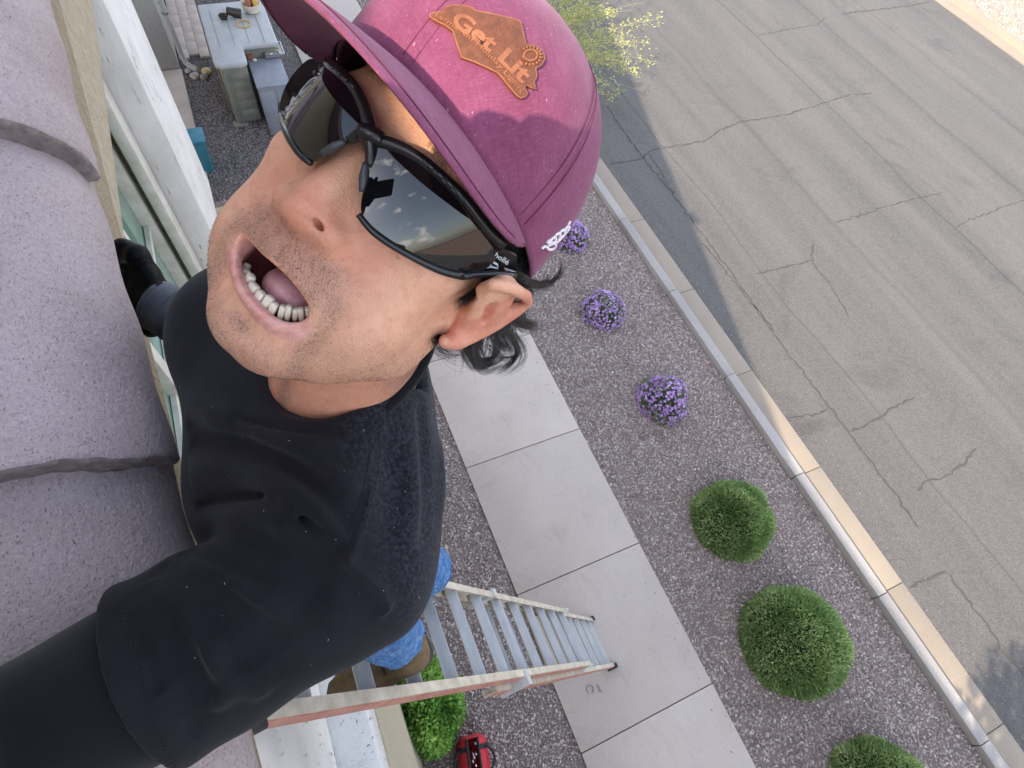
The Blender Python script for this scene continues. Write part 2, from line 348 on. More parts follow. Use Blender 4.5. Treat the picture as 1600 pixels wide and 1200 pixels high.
# ================================================================ the house under the roof edge
WY = -.45                                    # face of the wall
def rake_z(x): return 5.66 - .325 * (x + .357)
house = empty('house', (0, WY, 0)); tag(house, 'two storey stucco house with barrel tiled roof edge and white trim', 'house')
house_inv = Matrix.Translation((0, -WY, 0))
def hb(name, mat, mb, parent=None, bevel=0, smooth=False):
    o = mb.build(name, mat, parent or house, bevel=bevel, smooth=smooth)
    o.matrix_parent_inverse = house_inv if parent is None else Matrix.Identity(4)
    return o
WH = -.96 + CH                              # window head
wx0, wx1, wz0 = -2.13, -.42, 3.2
XZ = Matrix(((1, 0, 0, 0), (0, 0, 1, 0), (0, 1, 0, 0), (0, 0, 0, 1)))      # prism drawn in x, z and pulled along y
RX = -3.3                                    # ridge
wall = MB()
wall.prism([(-3.6, 0), (wx0, 0), (wx0, rake_z(wx0) - .2), (RX, rake_z(RX) - .2), (-3.6, rake_z(RX) - .3)], WY - .3, WY, XZ)
wall.prism([(wx0, 0), (wx1, 0), (wx1, wz0), (wx0, wz0)], WY - .3, WY, XZ)
wall.prism([(wx0, WH), (wx1, WH), (wx1, rake_z(wx1) - .2), (wx0, rake_z(wx0) - .2)], WY - .3, WY, XZ)
wall.prism([(wx1, 0), (7, 0), (7, rake_z(7) - .2), (wx1, rake_z(wx1) - .2)], WY - .3, WY, XZ)
wall.box((-3.6, -11, 0), (-3.35, WY - .3, 5.9)); wall.box((6.75, -11, 0), (7, WY - .3, 3.3))
hb('wall', 'stucco', wall)
# stucco barge board under the overhang: its two steps show beside the tiles
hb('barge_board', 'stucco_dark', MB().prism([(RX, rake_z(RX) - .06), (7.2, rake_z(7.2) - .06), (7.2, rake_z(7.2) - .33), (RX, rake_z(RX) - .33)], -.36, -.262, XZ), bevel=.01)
hb('stucco_band', 'stucco', MB().prism([(-3.5, CH - .905), (1.2, CH - .905), (1.2, max(CH - .9, rake_z(1.2) - .08)), (.55, CH - .86), (-.95, rake_z(-.95) - .08), (-3.5, rake_z(-.95) - .06)], WY + .003, -.297, XZ), bevel=.012)
win = MB()
for a, b in (((wx0, wz0), (wx0 + .07, WH)), ((wx1 - .07, wz0), (wx1, WH))): win.box((a[0], WY - .1, a[1]), (b[0], WY - .02, b[1]))
for z in (wz0, WH - .06): win.box((wx0 + .07, WY - .1, z), (wx1 - .07, WY - .021, z + .06))
window = hb('window', 'frame_vinyl', win, bevel=.006)
for x0, x1 in ((wx0 + .07, -1.30), (-1.24, wx1 - .07)):
    p = MB().box((x0, WY - .075, wz0 + .06), (x1, WY - .067, WH - .06)).build('pane', 'window_glass', window)
    for z in (wz0 + .75, wz0 + 1.3): MB().box((x0, WY - .063, z), (x1, WY - .045, z + .025)).build('glazing_bar', 'frame_vinyl', window)
MB().box((-1.30, WY - .1, wz0 + .06), (-1.24, WY - .03, WH - .06)).build('mullion', 'frame_vinyl', window, bevel=.004)
MB().box((-1.75, WY - .064, wz0 + .06), (-1.72, WY - .045, WH - .06)).build('glazing_bar', 'frame_vinyl', window)
lz = CH - 2.75
# fat white painted trim beside the window, a rounded box standing off the wall
tr = hb('window_trim', 'cracked_white_paint', MB().box((-2.80, WY + .002, 4.08), (-2.16, -.295, CH - .907)), bevel=.04)
tr['label'] = 'thick white trim with cracked paint beside the green window'
tr2 = hb('window_trim', 'cracked_white_paint', MB().box((-.40, WY + .002, lz + .004), (1.6, WY + .035, CH - .907)), bevel=.012); tr2['label'] = 'white cracked panel behind the top of the ladder'
hb('trim_return', 'frame_vinyl', MB().box((-2.155, WY + .002, 4.05), (-2.05, WY + .045, WH)), bevel=.01)
# white ledge over the ground floor and the beige course below it
lz = CH - 2.75
hb('ledge', 'cracked_white_paint', MB().box((-.42, WY + .002, lz - .3), (3.2, -.255, lz)), bevel=.02)
hb('base_course', 'stucco', MB().box((-3.6, WY + .001, 0), (7, -.245, lz - .31)), bevel=.01)
# roof deck with waves of field tiles (mostly out of view)
def wave_roof(x0, x1, y0, y1, zf, n=90):
    V = []; F = []; ys = np.linspace(y0, y1, n); xs = np.linspace(x0, x1, 10)
    for x in xs:
        for i, y in enumerate(ys): V.append((x, y, zf(x) + .035 * math.sin(i * math.pi / 3)))
    for a in range(9):
        for b in range(n - 1): F.append((a * n + b, (a + 1) * n + b, (a + 1) * n + b + 1, a * n + b + 1))
    return V, F
rf = MB(); rf.add(*wave_roof(RX, 7.3, -11, -.55, lambda x: rake_z(x) + .05)); rf.add(*wave_roof(RX, -6.2, -11, -.50, lambda x: rake_z(2 * RX - x) + .02))
roof = hb('roof', 'concrete_tile', rf, smooth=True)
# rake tiles: half barrels lapped down the roof edge
def barrel(L, w0, w1, h, th, nu=36, nl=22, seed=0):
    rg = np.random.default_rng(seed); V = []; F = []
    ph = rg.random(6) * 6
    def pt(l, a, t):
        w = w0 + (w1 - w0) * l / L; r = 1 - t / w
        wob = .0035 * math.sin(3 * a + ph[0]) * math.sin(14 * l + ph[1]) + .002 * math.sin(9 * l * 5 + ph[2])
        return (l + (.003 * math.sin(4 * a + ph[3]) + .0015 * math.sin(11 * a + ph[4]) + .0008 * math.sin(33 * a + ph[5])) * (l > L * .97), (w * r + wob) * math.sin(a), (h * (1 - t / h)) * math.cos(a) + wob * .5 - .018 * (abs(math.sin(a)) ** 8) * 0)
    A = np.linspace(-1.62, 1.62, nu + 1); Ls = list(np.linspace(0, L * .98, nl)) + [L * .992, L]
    m = len(Ls)
    for t in (0, th):
        for k, l in enumerate(Ls):
            tt = t + (.004 if (k == m - 1 and t == 0) else 0)
            for a in A: V.append(pt(l, a, tt))
    n = nu + 1; o = m * n
    top = []; edge = []
    for i in range(m - 1):
        for j in range(nu):
            (edge if i == m - 2 else top).append((i * n + j, (i + 1) * n + j, (i + 1) * n + j + 1, i * n + j + 1)); top.append((o + i * n + j, o + i * n + j + 1, o + (i + 1) * n + j + 1, o + (i + 1) * n + j))
    for j in range(nu): edge.append(((m - 1) * n + j, o + (m - 1) * n + j, o + (m - 1) * n + j + 1, (m - 1) * n + j + 1)); top.append((j, j + 1, o + j + 1, o + j))
    for i in range(m - 1):
        top.append((i * n, o + i * n, o + (i + 1) * n, (i + 1) * n)); top.append((i * n + nu, (i + 1) * n + nu, o + (i + 1) * n + nu, o + i * n + nu))
    return V, top, edge
TL, EX = .46, .363
pit = math.atan(.325); cp, sp_ = math.cos(pit), math.sin(pit)
for k in range(-6, 9):
    V, top, edge = barrel(TL, .166, .188, .132, .032, seed=k + 20)
    me = mesh('rake_tile', V, top + edge, True); me.materials.append(MATS['concrete_tile']); me.materials.append(MATS['tile_edge'])
    for p in me.polygons[len(top):]: p.material_index = 1
    me.set_sharp_from_angle(angle=R(50))
    o = obj('rake_tile', me, None, house); o.matrix_parent_inverse = house_inv
    bx = -.357 + .006 + (k * EX - TL) * cp; lift = .028
    tilt = math.atan2(.034, TL) ; a = pit - tilt
    o.matrix_world = Matrix.Identity(4)
    o.location = (bx, -.368 + .004 * math.sin(k * 2.1), 5.655 - .325 * (bx + .357) - .0 ); o.rotation_euler = (R(1.5 * math.sin(k * 1.7)), a, R(.5 * math.sin(k * 3.3)))
def nail(u, v, d):
    p = at_d(u, v, d); q = np.array([.1, .8, .35]); q = q / np.linalg.norm(q)
    o = hb('nail', 'steel', MB().tube([p - q * .02, p + q * .004, p + q * .0041, p + q * .007], [.0016, .0016, .0055, .005], 12), smooth=False)
# invented higher mass behind, shaped to throw the long shadow over walk and kerb
XE = 3.95
hs_ = lambda x: (7.41 - .33 * x) if x < XE else 7.41 - .33 * XE
up = MB().prism([(-7.5, 4.5), (7, 4.5), (7, hs_(XE) - .2), (XE, hs_(XE) - .2), (-7.5, hs_(-7.5) - .2)], -10, -1.35, XZ); hb('shadow_caster_wall', 'stucco', up)
hb('shadow_caster_eave', 'concrete_tile', MB().prism([(9.5, hs_(XE) - .14), (9.5, hs_(XE)), (XE, hs_(XE)), (-9.6, hs_(-9.6)), (-14.5, hs_(-9.6) - 1.2), (-14.5, hs_(-9.6) - 1.35), (-9.6, hs_(-9.6) - .16), (XE, hs_(XE) - .14)], -10.2, -1.0, XZ), bevel=.02)
# ---- set-back grey wing with its downspout
wing = tag(MB().box((-22, -6, 0), (-10.93, -.87, 3.1)).build('garden_wing', 'grey_wall', bevel=.02), 'plain grey rendered wing at the far end of the side yard', 'building')
MB().box((-22.2, -6.2, 3.1), (-10.7, -.62, 3.25)).build('roof_edge', 'stucco_dark', wing, bevel=.01)
ds = empty('downspout', (-10.95, -.77, 0)); tag(ds, 'grey round downspout with elbow at the wing corner', 'downspout')
MB().tube([(0, 0, 3.0), (0, 0, .22), (.02, .02, .12), (.07, .07, .07), (.16, .17, .05)], .045, 14).build('pipe', 'grey_wall', ds, smooth='auto')
for z in (.9, 2.4): MB().tube([(0, 0, z), (0, 0, z + .03)], .052, 14).build('pipe_strap', 'steel', ds)
for i, (dx, dy, s) in enumerate(((.30, .10, .08), (.22, .30, .085), (.36, .24, .07), (.12, .02, .06))):
    V = []
    bm = bmesh.new(); bmesh.ops.create_icosphere(bm, subdivisions=2, radius=1)
    for v in bm.verts: v.co = Vector((v.co.x * s * 1.2, v.co.y * s, v.co.z * s * .6)) * (1 + .12 * math.sin(3 * v.co.x + i) * math.cos(2 * v.co.y))
    me = bpy.data.meshes.new('river_stone'); bm.to_mesh(me); bm.free(); me.polygons.foreach_set('use_smooth', [True] * len(me.polygons))
    o = obj('river_stone', me, simple('river_stone%d' % i, ['8a7f73', 'a8935f', '6d675f', '8d8a84'][i], ['a59a8c', 'c2ae7a', '857d72', 'a6a29b'][i], 8, .6, .1, 40))
    o.location = (-10.95 + dx, -.77 + dy, s * .5)
    tag(o, ['grey river stone below the downspout', 'yellowish river stone at the mouth of the downspout', 'brown river stone next to the downspout elbow', 'pale small stone against the wing wall'][i], 'stone', 'river stones at the downspout')
# travertine patio: single pavers
patio = tag(plane_obj('patio', -18, -11.16, -.85, -.33, .004, 'dark_dirt'), kind='structure')
pv = [MB().box((0, 0, 0), (lx, .166, .045)).build('paver', 'paver_stone', patio, bevel=.006) for lx in (.29, .42)]
for r in range(3):
    x = -11.17 - .1 * (r % 2); k = 0
    while x > -17:
        i = (k + r) % 2; lx = (.29, .42)[i]
        o = pv[i].copy(); COL.objects.link(o); o.location = (x - lx, -.845 + r * .169, .006); x -= lx + .003; k += 1
for o in pv: o.location = (-17.9, -.845, .006 if o is pv[0] else .06)
pv[1].location = (-17.5, -.845, .006)
walk = tag(MB().box((-10.9, -1.25, -.02), (-5, -.85, .04)).build('footpath', 'paver_stone', bevel=.01), kind='structure')

# ---- unseen house added to darken what the sunglasses mirror
nh = empty('reflection_filler_house', (9.2, -5.5, 0)); tag(nh, 'unseen two storey house added to darken the reflection in the sunglasses', 'house')
YZ = Matrix(((0, 0, 1, 0), (1, 0, 0, 0), (0, 1, 0, 0), (0, 0, 0, 1)))
MB().prism([(-5, 0), (4.9, 0), (4.9, 6.6), (0, 9.0), (-5, 6.6)], 0, 10, YZ).build('wall', 'stucco_dark', nh)
MB().prism([(-5.4, 6.38), (0, 9.03), (5.3, 6.42), (5.3, 6.62), (0, 9.3), (-5.4, 6.6)], -.35, 10.4, YZ).build('roof', 'concrete_tile', nh)
for y_, z_ in ((-2.6, 4.6), (2.3, 4.6), (2.3, 1.4)):
    w_ = MB().box((-.03, y_ - .6, z_ - .6), (-.002, y_ + .6, z_ + .6)).build('window', 'frame_vinyl', nh); MB().box((-.036, y_ - .52, z_ - .52), (-.031, y_ - .03, z_ + .52)).build('pane', 'window_glass', w_); MB().box((-.036, y_ + .03, z_ - .52), (-.031, y_ + .52, z_ + .52)).build('pane', 'window_glass', w_)
# ================================================================ planting
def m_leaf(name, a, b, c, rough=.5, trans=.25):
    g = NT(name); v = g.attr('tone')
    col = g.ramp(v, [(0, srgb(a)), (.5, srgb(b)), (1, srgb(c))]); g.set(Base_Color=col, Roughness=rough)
    g.b.inputs['Specular IOR Level'].default_value = .35
    tr = g.n('ShaderNodeBsdfTranslucent'); g.put(tr.inputs[0], col); ms = g.n('ShaderNodeMixShader', i_0=trans); g.put(ms.inputs[1], g.b.outputs[0]); g.put(ms.inputs[2], tr.outputs[0]); g.put(g.o.inputs[0], ms.outputs[0])
m_leaf('box_leaf', '63824a', '8aa463', 'bdcb92'); m_leaf('hedge_leaf', '3f6628', '6d9c3f', 'a6c968'); m_leaf('sage_leaf', '55663f', '7a8c56', 'a5b37c')
m_leaf('petal', 'a67fbe', 'c79fdc', 'e6c9f2', .6, .2); m_leaf('broom_leaf', '8f965a', 'aeb070', 'cfc98c', .6, .35)
simple('twig', '8f8268', 'b3a78c', 30, .8); simple('dark_stem', '2c241c', '3d3226', 30, .9)
def leaf_mesh(name, P, D, ln, wd, tone, fold=.25):
    """one kite-shaped leaf (two triangles with a fold) at every P, pointing along D"""
    n = len(P); D = D / np.linalg.norm(D, axis=1)[:, None]
    A = RNG.normal(size=(n, 3)); S = np.cross(D, A); S /= np.linalg.norm(S, axis=1)[:, None] + 1e-9; N = np.cross(D, S)
    ln = np.broadcast_to(ln, n)[:, None]; wd = np.broadcast_to(wd, n)[:, None]
    V = np.stack([P, P + D * ln * .45 + S * wd + N * wd * fold, P + D * ln, P + D * ln * .45 - S * wd + N * wd * fold], 1).reshape(-1, 3)
    i = np.arange(n) * 4; F = np.concatenate([np.stack([i, i + 1, i + 2], 1), np.stack([i, i + 2, i + 3], 1)])
    me = mesh(name, V, F); at = me.attributes.new('tone', 'FLOAT', 'POINT'); at.data.foreach_set('value', np.repeat(np.clip(tone, 0, 1), 4).astype(np.float32))
    return me
def lump(d, seed):
    rg = np.random.default_rng(seed); s = np.zeros(len(d))
    for k in range(14):
        a = rg.normal(size=3); a /= np.linalg.norm(a); s += np.cos(rg.uniform(4, 11) * (d @ a) + rg.uniform(0, 6))
    return s / 14
def dome_pts(n, rx, ry, rz, seed, amp=.06, inner=.82):
    rg = np.random.default_rng(seed); d = rg.normal(size=(n, 3)); d[:, 2] = np.abs(d[:, 2]) * 1.15 - .25; d /= np.linalg.norm(d, axis=1)[:, None]
    l = lump(d, seed); q = rg.uniform(inner, 1, n) ** .5
    P = d * np.array([rx, ry, rz]) * ((1 + amp * l * 3.0) * q)[:, None]
    P[:, 2] = np.maximum(P[:, 2] + rz * .12, .01)
    return P, d, l, q, rg
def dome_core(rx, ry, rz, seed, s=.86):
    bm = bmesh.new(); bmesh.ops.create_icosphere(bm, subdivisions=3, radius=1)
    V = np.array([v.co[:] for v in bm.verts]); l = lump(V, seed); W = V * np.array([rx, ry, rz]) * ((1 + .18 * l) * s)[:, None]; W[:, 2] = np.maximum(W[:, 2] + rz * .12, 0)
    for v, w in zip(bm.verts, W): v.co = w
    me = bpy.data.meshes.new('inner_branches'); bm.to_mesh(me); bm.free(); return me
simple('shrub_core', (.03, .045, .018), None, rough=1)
def round_shrub(u, v, z, rx, ry, rz, n, seed, label, ln=.034):
    c = at_z(u, v, z); o = empty('round_shrub', (c[0], c[1], .02)); tag(o, label, 'shrub', 'clipped round shrubs in the gravel strip')
    P, d, l, q, rg = dome_pts(n, rx, ry, rz, seed, .05, .9)
    D = d * .8 + rg.normal(size=d.shape) * .4 + np.array([0, 0, .45])
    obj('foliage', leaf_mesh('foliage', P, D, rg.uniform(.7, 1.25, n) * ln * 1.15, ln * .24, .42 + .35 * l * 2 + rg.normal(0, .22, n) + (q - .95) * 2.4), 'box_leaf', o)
    obj('inner_branches', dome_core(rx, ry, rz, seed), 'shrub_core', o)
    return o
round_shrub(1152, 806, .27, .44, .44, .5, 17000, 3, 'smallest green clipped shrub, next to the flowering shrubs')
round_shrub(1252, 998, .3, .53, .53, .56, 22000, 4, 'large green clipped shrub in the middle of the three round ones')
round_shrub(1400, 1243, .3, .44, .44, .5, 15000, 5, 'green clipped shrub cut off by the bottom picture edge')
def flower_shrub(u, v, r, seed, label, nf=620):
    c = at_z(u, v, .2); o = empty('flowering_shrub', (c[0], c[1], .02)); tag(o, label, 'shrub', 'purple flowering shrubs in the gravel strip')
    P, d, l, q, rg = dome_pts(4200, r, r, r * 1.05, seed, .09, .6)
    obj('foliage', leaf_mesh('foliage', P, d + rg.normal(size=d.shape) * .7, rg.uniform(.02, .045, len(P)), .006, .4 + .3 * l + rg.normal(0, .25, len(P))), 'sage_leaf', o)
    obj('inner_branches', dome_core(r, r, r, seed, .7), 'shrub_core', o)
    P, d, l, q, rg = dome_pts(nf, r * 1.06, r * 1.04, r * 1.1, seed + 50, .09, .9)
    PP = np.repeat(P, 5, 0); n = len(PP); A = rg.normal(size=(len(P), 3)); S = np.cross(d, A); S /= np.linalg.norm(S, axis=1)[:, None]; N = np.cross(d, S)
    ang = np.tile(np.arange(5) * 2 * np.pi / 5, len(P))[:, None]; D = np.repeat(S, 5, 0) * np.cos(ang) + np.repeat(N, 5, 0) * np.sin(ang) + np.repeat(d, 5, 0) * .45
    tn = np.repeat(rg.uniform(.1, 1, len(P)), 5) + rg.normal(0, .08, n)
    bl = tag(obj('blossoms', leaf_mesh('blossoms', PP, D, .026, .0095, tn, .1), 'petal', o), kind='stuff')
    for k in range(9):
        a = k * .7; MB().tube([(0, 0, 0), (math.cos(a) * r * .5, math.sin(a) * r * .5, r * .55)], [.006, .003], 5).build('stem', 'dark_stem', o)
    return o
flower_shrub(945, 478, .285, 21, 'purple flowering shrub just right of the black curls, middle one of the flowering row')
flower_shrub(1040, 618, .315, 22, 'purple flowering shrub next to the smallest green shrub')
flower_shrub(893, 362, .27, 23, 'purple flowering shrub mostly hidden behind the cap')
# hedge bush by the wall, under the ladder
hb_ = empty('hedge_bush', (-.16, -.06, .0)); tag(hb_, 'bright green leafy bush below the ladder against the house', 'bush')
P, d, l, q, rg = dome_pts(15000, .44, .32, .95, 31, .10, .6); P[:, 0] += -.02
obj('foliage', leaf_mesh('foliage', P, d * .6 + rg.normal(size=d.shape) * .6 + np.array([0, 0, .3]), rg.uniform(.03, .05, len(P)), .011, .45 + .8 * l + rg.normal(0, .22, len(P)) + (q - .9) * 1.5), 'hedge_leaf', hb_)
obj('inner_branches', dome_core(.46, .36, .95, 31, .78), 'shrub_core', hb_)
# wispy broom-like shrub by the kerb
br = empty('wispy_shrub', (-9.5, 4.55, .02)); tag(br, 'straggly yellow green shrub with long bare twigs leaning over the kerb', 'shrub')
rg = np.random.default_rng(9); LP = []; LD = []; base = np.array([-9.5, 4.55, .02])
tips = [(1005, 70), (990, 118), (968, 132), (955, 150), (1012, 95), (1030, 40), (985, 20), (940, 140), (995, 140), (930, 110), (960, 90), (915, 60), (900, 20), (970, 60), (945, 20), (925, 85), (1000, 10), (880, 10), (960, 5), (935, 40)]
tips += [(rg.uniform(850, 985), rg.uniform(-90, 110)) for _ in range(60)]
for i, (u, v) in enumerate(tips):
    z = rg.uniform(.55, 1.45); t = at_z(u, v, z); b = base + np.array([rg.normal(0, .12), rg.normal(0, .12), 0])
    mid = b * .5 + t * .5 + np.array([rg.normal(0, .12), rg.normal(0, .12), .42]); s = np.linspace(0, 1, 14)[:, None]
    C = (1 - s) ** 2 * b + 2 * s * (1 - s) * mid + s ** 2 * t; C[1:] += np.cumsum(rg.normal(0, .011, (13, 3)), 0)
    m = MB().tube(C - base, np.linspace(.007, .0022, 14), 5)
    for k in range(3):
        j = rg.integers(6, 13); q = C[j] - base; e = q + rg.normal(0, .16, 3) + np.array([0, 0, -.03]); m.tube([q, (q + e) / 2 + rg.normal(0, .02, 3), e], [.003, .0024, .0016], 4)
        if i % 10 < 8:
            for w in np.linspace(.2, 1, 10): LP.append(q + (e - q) * w + rg.normal(0, .012, 3)); LD.append(e - q + rg.normal(0, .12, 3))
    m.build('twig', 'twig', br)
    if i % 10 < 6:
        for j in range(5, 14):
            for _ in range(26): LP.append(C[j] - base + rg.normal(0, .05, 3)); LD.append(C[j] - C[j - 1] + rg.normal(0, .06, 3))
LP = np.array(LP); LD = np.array(LD)
obj('foliage', leaf_mesh('foliage', LP, LD, rg.uniform(.03, .06, len(LP)), .011, .55 + rg.normal(0, .28, len(LP))), 'broom_leaf', br)
# a street tree just out of the picture: only its shadow reaches the road
tree = empty('street_tree', (5.9, 2.1, 0)); tag(tree, 'leafy street tree outside the picture whose shadow falls on the road', 'tree')
MB().tube([(0, 0, 0), (.03, .02, 1.2), (.0, .1, 2.6), (-.1, .2, 4.2)], [.11, .09, .07, .04], 10).build('trunk', 'dark_stem', tree, smooth=True)
P, d, l, q, rg = dome_pts(5000, 1.25, 1.2, 1.3, 41, .2, .2); P[:, 2] += 2.9; P = P[(l + rg.normal(0, .2, len(l))) > -.12]
obj('crown', leaf_mesh('crown', P, rg.normal(size=P.shape), .12, .035, rg.uniform(.2, .8, len(P))), 'hedge_leaf', tree)
# ================================================================ extension ladder
lad = empty('extension_ladder', (0, 0, 0)); tag(lad, 'extension ladder with silver rungs leaning from the walk to the house', 'ladder')
LB = np.array([.005, 1.80, .05]); LDv = np.array([-.07, -.419, .905]); LDv /= np.linalg.norm(LDv)
LW = np.array([math.cos(-.07), 0, .07]); LW -= LDv * (LW @ LDv); LW /= np.linalg.norm(LW); LN = np.cross(LW, LDv)
if LN[1] < 0: LN = -LN                         # outward: away from the house
def lp(s, w, n): return LB + LDv * s + LW * w + LN * n
def lbox(s0, s1, w0, w1, n0, n1):
    V = [lp(s, w, n) for s in (s0, s1) for w in (w0, w1) for n in (n0, n1)]
    return V, [(0, 1, 3, 2), (4, 6, 7, 5), (0, 4, 5, 1), (2, 3, 7, 6), (0, 2, 6, 4), (1, 5, 7, 3)]
S0 = 4.817 - .05
def rail(s0, s1, w, side, n0, n1):
    r = MB().add(*lbox(s0, s1, w - .003, w + .003, n0, n1)).add(*lbox(s0, s1, w - side * .030, w - side * .003, n1 - .006, n1)).add(*lbox(s0, s1, w - side * .030, w - side * .003, n0, n0 + .006)).build('rail', 'ladder_cream', lad)
    MB().add(*lbox(s0 + .01, s1 - .01, w + side * .0032, w + side * .006, n0 + .012, n1 - .012)).build('colour_band', 'ladder_orange', r)
    return r
FW, BW = .218, .243
for sd in (-1, 1):
    rail(1.55, 5.25, sd * FW, sd, .0, .075); rail(.02, 3.6, sd * BW, sd, -.075, -.004)
    MB().add(*lbox(3.3, 3.36, sd * FW - .02, sd * BW + .02 * sd if sd > 0 else sd * FW + .02, -.08, .082)).build('guide_bracket', 'alu', lad)
    MB().add(*lbox(-.03, .05, sd * BW - .022, sd * BW + .022, -.09, .015)).build('foot', 'black_rubber', lad, bevel=.006)
    MB().add(*lbox(5.25, 5.3, sd * FW - .022, sd * FW + .022, -.005, .08)).build('end_cap', 'black_rubber', lad, bevel=.006)
    MB().add(*lbox(1.55, 1.66, sd * FW - .006, sd * FW + .01, -.004, .083)).build('rung_lock', 'alu', lad, bevel=.003)
def rung(s, w, n):
    m = MB(); prof = []
    for k in range(8):                           # ridged D profile
        prof += [(-.021 + k * .006, .0165), (-.021 + k * .006 + .0035, .0165), (-.021 + k * .006 + .0036, .0142), (-.021 + k * .006 + .0058, .0142)]
    prof += [(.027, .012), (.024, -.012), (-.020, -.016), (-.024, .010)]
    k = len(prof); up_ = np.array([0, 0, 1.]); a = LN; V = []
    q = math.radians(24.8); t1 = LN * math.cos(q) - LDv * math.sin(q); t2 = LDv * math.cos(q) + LN * math.sin(q)
    for e in (-w, w):
        for x, y in prof: V.append(lp(s, e, n) + t1 * x + t2 * y)
    m.add(V, [tuple(range(k)), tuple(range(k, 2 * k))[::-1]] + [(i, k + i, k + (i + 1) % k, (i + 1) % k) for i in range(k)])
    o = m.build('rung', 'alu', lad); return o
for i in range(-1, 11): rung(S0 - i * .3048, FW - .003, .037)
for i in range(5, 16): rung(S0 - i * .3048 + .0, BW - .003, -.04)
# ================================================================ red tool tote
tb = empty('tool_tote', (.42, .19, .02)); tb.rotation_euler = (0, 0, R(-12)); tag(tb, 'open red and black tool tote on the gravel', 'tool bag')
simple('red_canvas', 'b01f2c', 'c83240', 40, .75, .4, 300, .002); simple('black_canvas', (.018, .018, .02), None, rough=.8, bump=.4, bscale=300); simple('tool_grey', (.28, .30, .32), (.5, .52, .54), 20, .35, metallic=.6)
def rr(hx, hy, r, n=6): return [(sx * (hx - r) + r * math.cos(a), sy * (hy - r) + r * math.sin(a)) for sx, sy, a0 in ((1, 1, 0), (-1, 1, 1.5708), (-1, -1, 3.1416), (1, -1, 4.7124)) for a in np.linspace(a0, a0 + 1.5708, n)]
body = MB(); n = 24
rings = [(.19, .13, 0), (.20, .14, .08), (.195, .135, .2), (.185, .10, .27), (.185, .052, .30), (.178, .046, .298), (.175, .05, .1)]
Vb = [(x, y, z) for hx, hy, z in rings for x, y in rr(hx, hy, min(hx, hy) * .6)]
body.add(Vb, [(i * n + k, i * n + (k + 1) % n, (i + 1) * n + (k + 1) % n, (i + 1) * n + k) for i in range(len(rings) - 1) for k in range(n)] + [tuple(range(n))[::-1], tuple(range(6 * n, 7 * n))])
body.build('bag', 'red_canvas', tb, smooth='auto')
for sx in (-.1, .1):
    MB().add([(sx - .02, y, z) for y, z in ((-.142, .08), (-.138, .2), (-.104, .272), (-.056, .303))] + [(sx + .02, y, z) for y, z in ((-.142, .08), (-.138, .2), (-.104, .272), (-.056, .303))], [(i, i + 1, 5 + i, 4 + i) for i in range(3)]).build('strap', 'black_canvas', tb)
    MB().add([(sx - .02, -y, z) for y, z in ((-.142, .08), (-.138, .2), (-.104, .272), (-.056, .303))] + [(sx + .02, -y, z) for y, z in ((-.142, .08), (-.138, .2), (-.104, .272), (-.056, .303))], [(4 + i, 5 + i, i + 1, i) for i in range(3)]).build('strap', 'black_canvas', tb)
for sy in (-1, 1):
    MB().tube([(x, sy * (.12 + .06 * (1 - (x / .1) ** 2)), .27 - .02 * (1 - (x / .1) ** 2)) for x in np.linspace(-.1, .1, 11)], .011, 8).build('handle', 'black_canvas', tb, smooth=True)
    MB().tube([(x, sy * .05, .304) for x in np.linspace(-.18, .18, 5)], .011, 8).build('rim', 'black_canvas', tb, smooth=True)
for i in range(7):
    x0 = -.15 + .04 * i; MB().tube([(x0, RNG.uniform(-.03, .03), .2), (x0 + RNG.uniform(.02, .09), RNG.uniform(-.03, .03), .31)], [.012, .009], 8).build('tool', ['tool_grey', 'steel', 'black_canvas'][i % 3 if i != 2 else 0], tb, smooth=True)
# ================================================================ side-yard storage
simple('resin_lid', 'a3a4a3', 'b1b1ae', 5, .55, .15, 30, .003); simple('resin_olive', '75746a', '848277', 8, .6, .15, 60, .002); simple('cabinet_grey', '7c7f88', '8b8e96', 6, .5); simple('teal_plastic', '2a6a7a', '357888', 6, .4)
simple('tarnish', '2a2622', '4b433b', 30, .4, metallic=.4); simple('cream_pot', 'cbbfae', 'ddd3c4', 20, .5); simple('yellow_rope', 'b8923f', 'cfae5c', 30, .7); simple('cyan_plastic', '2f93b8', '49a9c9', 10, .4); simple('rust_red', '8a4a37', 'a4654e', 18, .7); simple('glitter_tray', '8d8a84', 'd8d4cc', 60, .3, .5, 90, .004)
db = empty('deck_box', (-9.85, .0, 0)); tag(db, 'large olive resin deck box with pale grey lid', 'storage box')
bd = MB(); bd.box((-.98, -.22, .05), (.66, .17, .94)); bd.box((-.98, .175, .05), (.22, .68, .94)); bd.build('body', 'resin_olive', db, bevel=.02)
MB().prism([(-1.03, -.27), (.62, -.27), (.70, -.2), (.72, .1), (.66, .195), (.27, .2), (.27, .73), (-1.03, .73)], .945, 1.03).build('lid', 'resin_lid', db, bevel=.03, seg=3)
for k in range(5): MB().box((.662, -.10, .16 + k * .15), (.672, .16, .27 + k * .15)).build('panel_rib', 'resin_olive', db, bevel=.006)
MB().box((.662, -.19, .06), (.69, -.16, .90)).build('corner_rib', 'resin_olive', db, bevel=.008); MB().box((.6, -.28, .0), (.7, -.05, .05)).build('foot', 'resin_olive', db, bevel=.01); MB().box((-.3, -.262, .15), (.45, -.225, .75)).build('side_panel', 'resin_olive', db, bevel=.012)
for k in range(4): MB().box((-.85 + .02, -.12 + k * .22, 1.031), (.22, -.115 + k * .22, 1.036)).build('lid_groove', 'resin_olive', db)
cb = empty('grey_cabinet', (-9.18, .45, 0)); tag(cb, 'low dark grey cabinet standing against the deck box', 'cabinet')
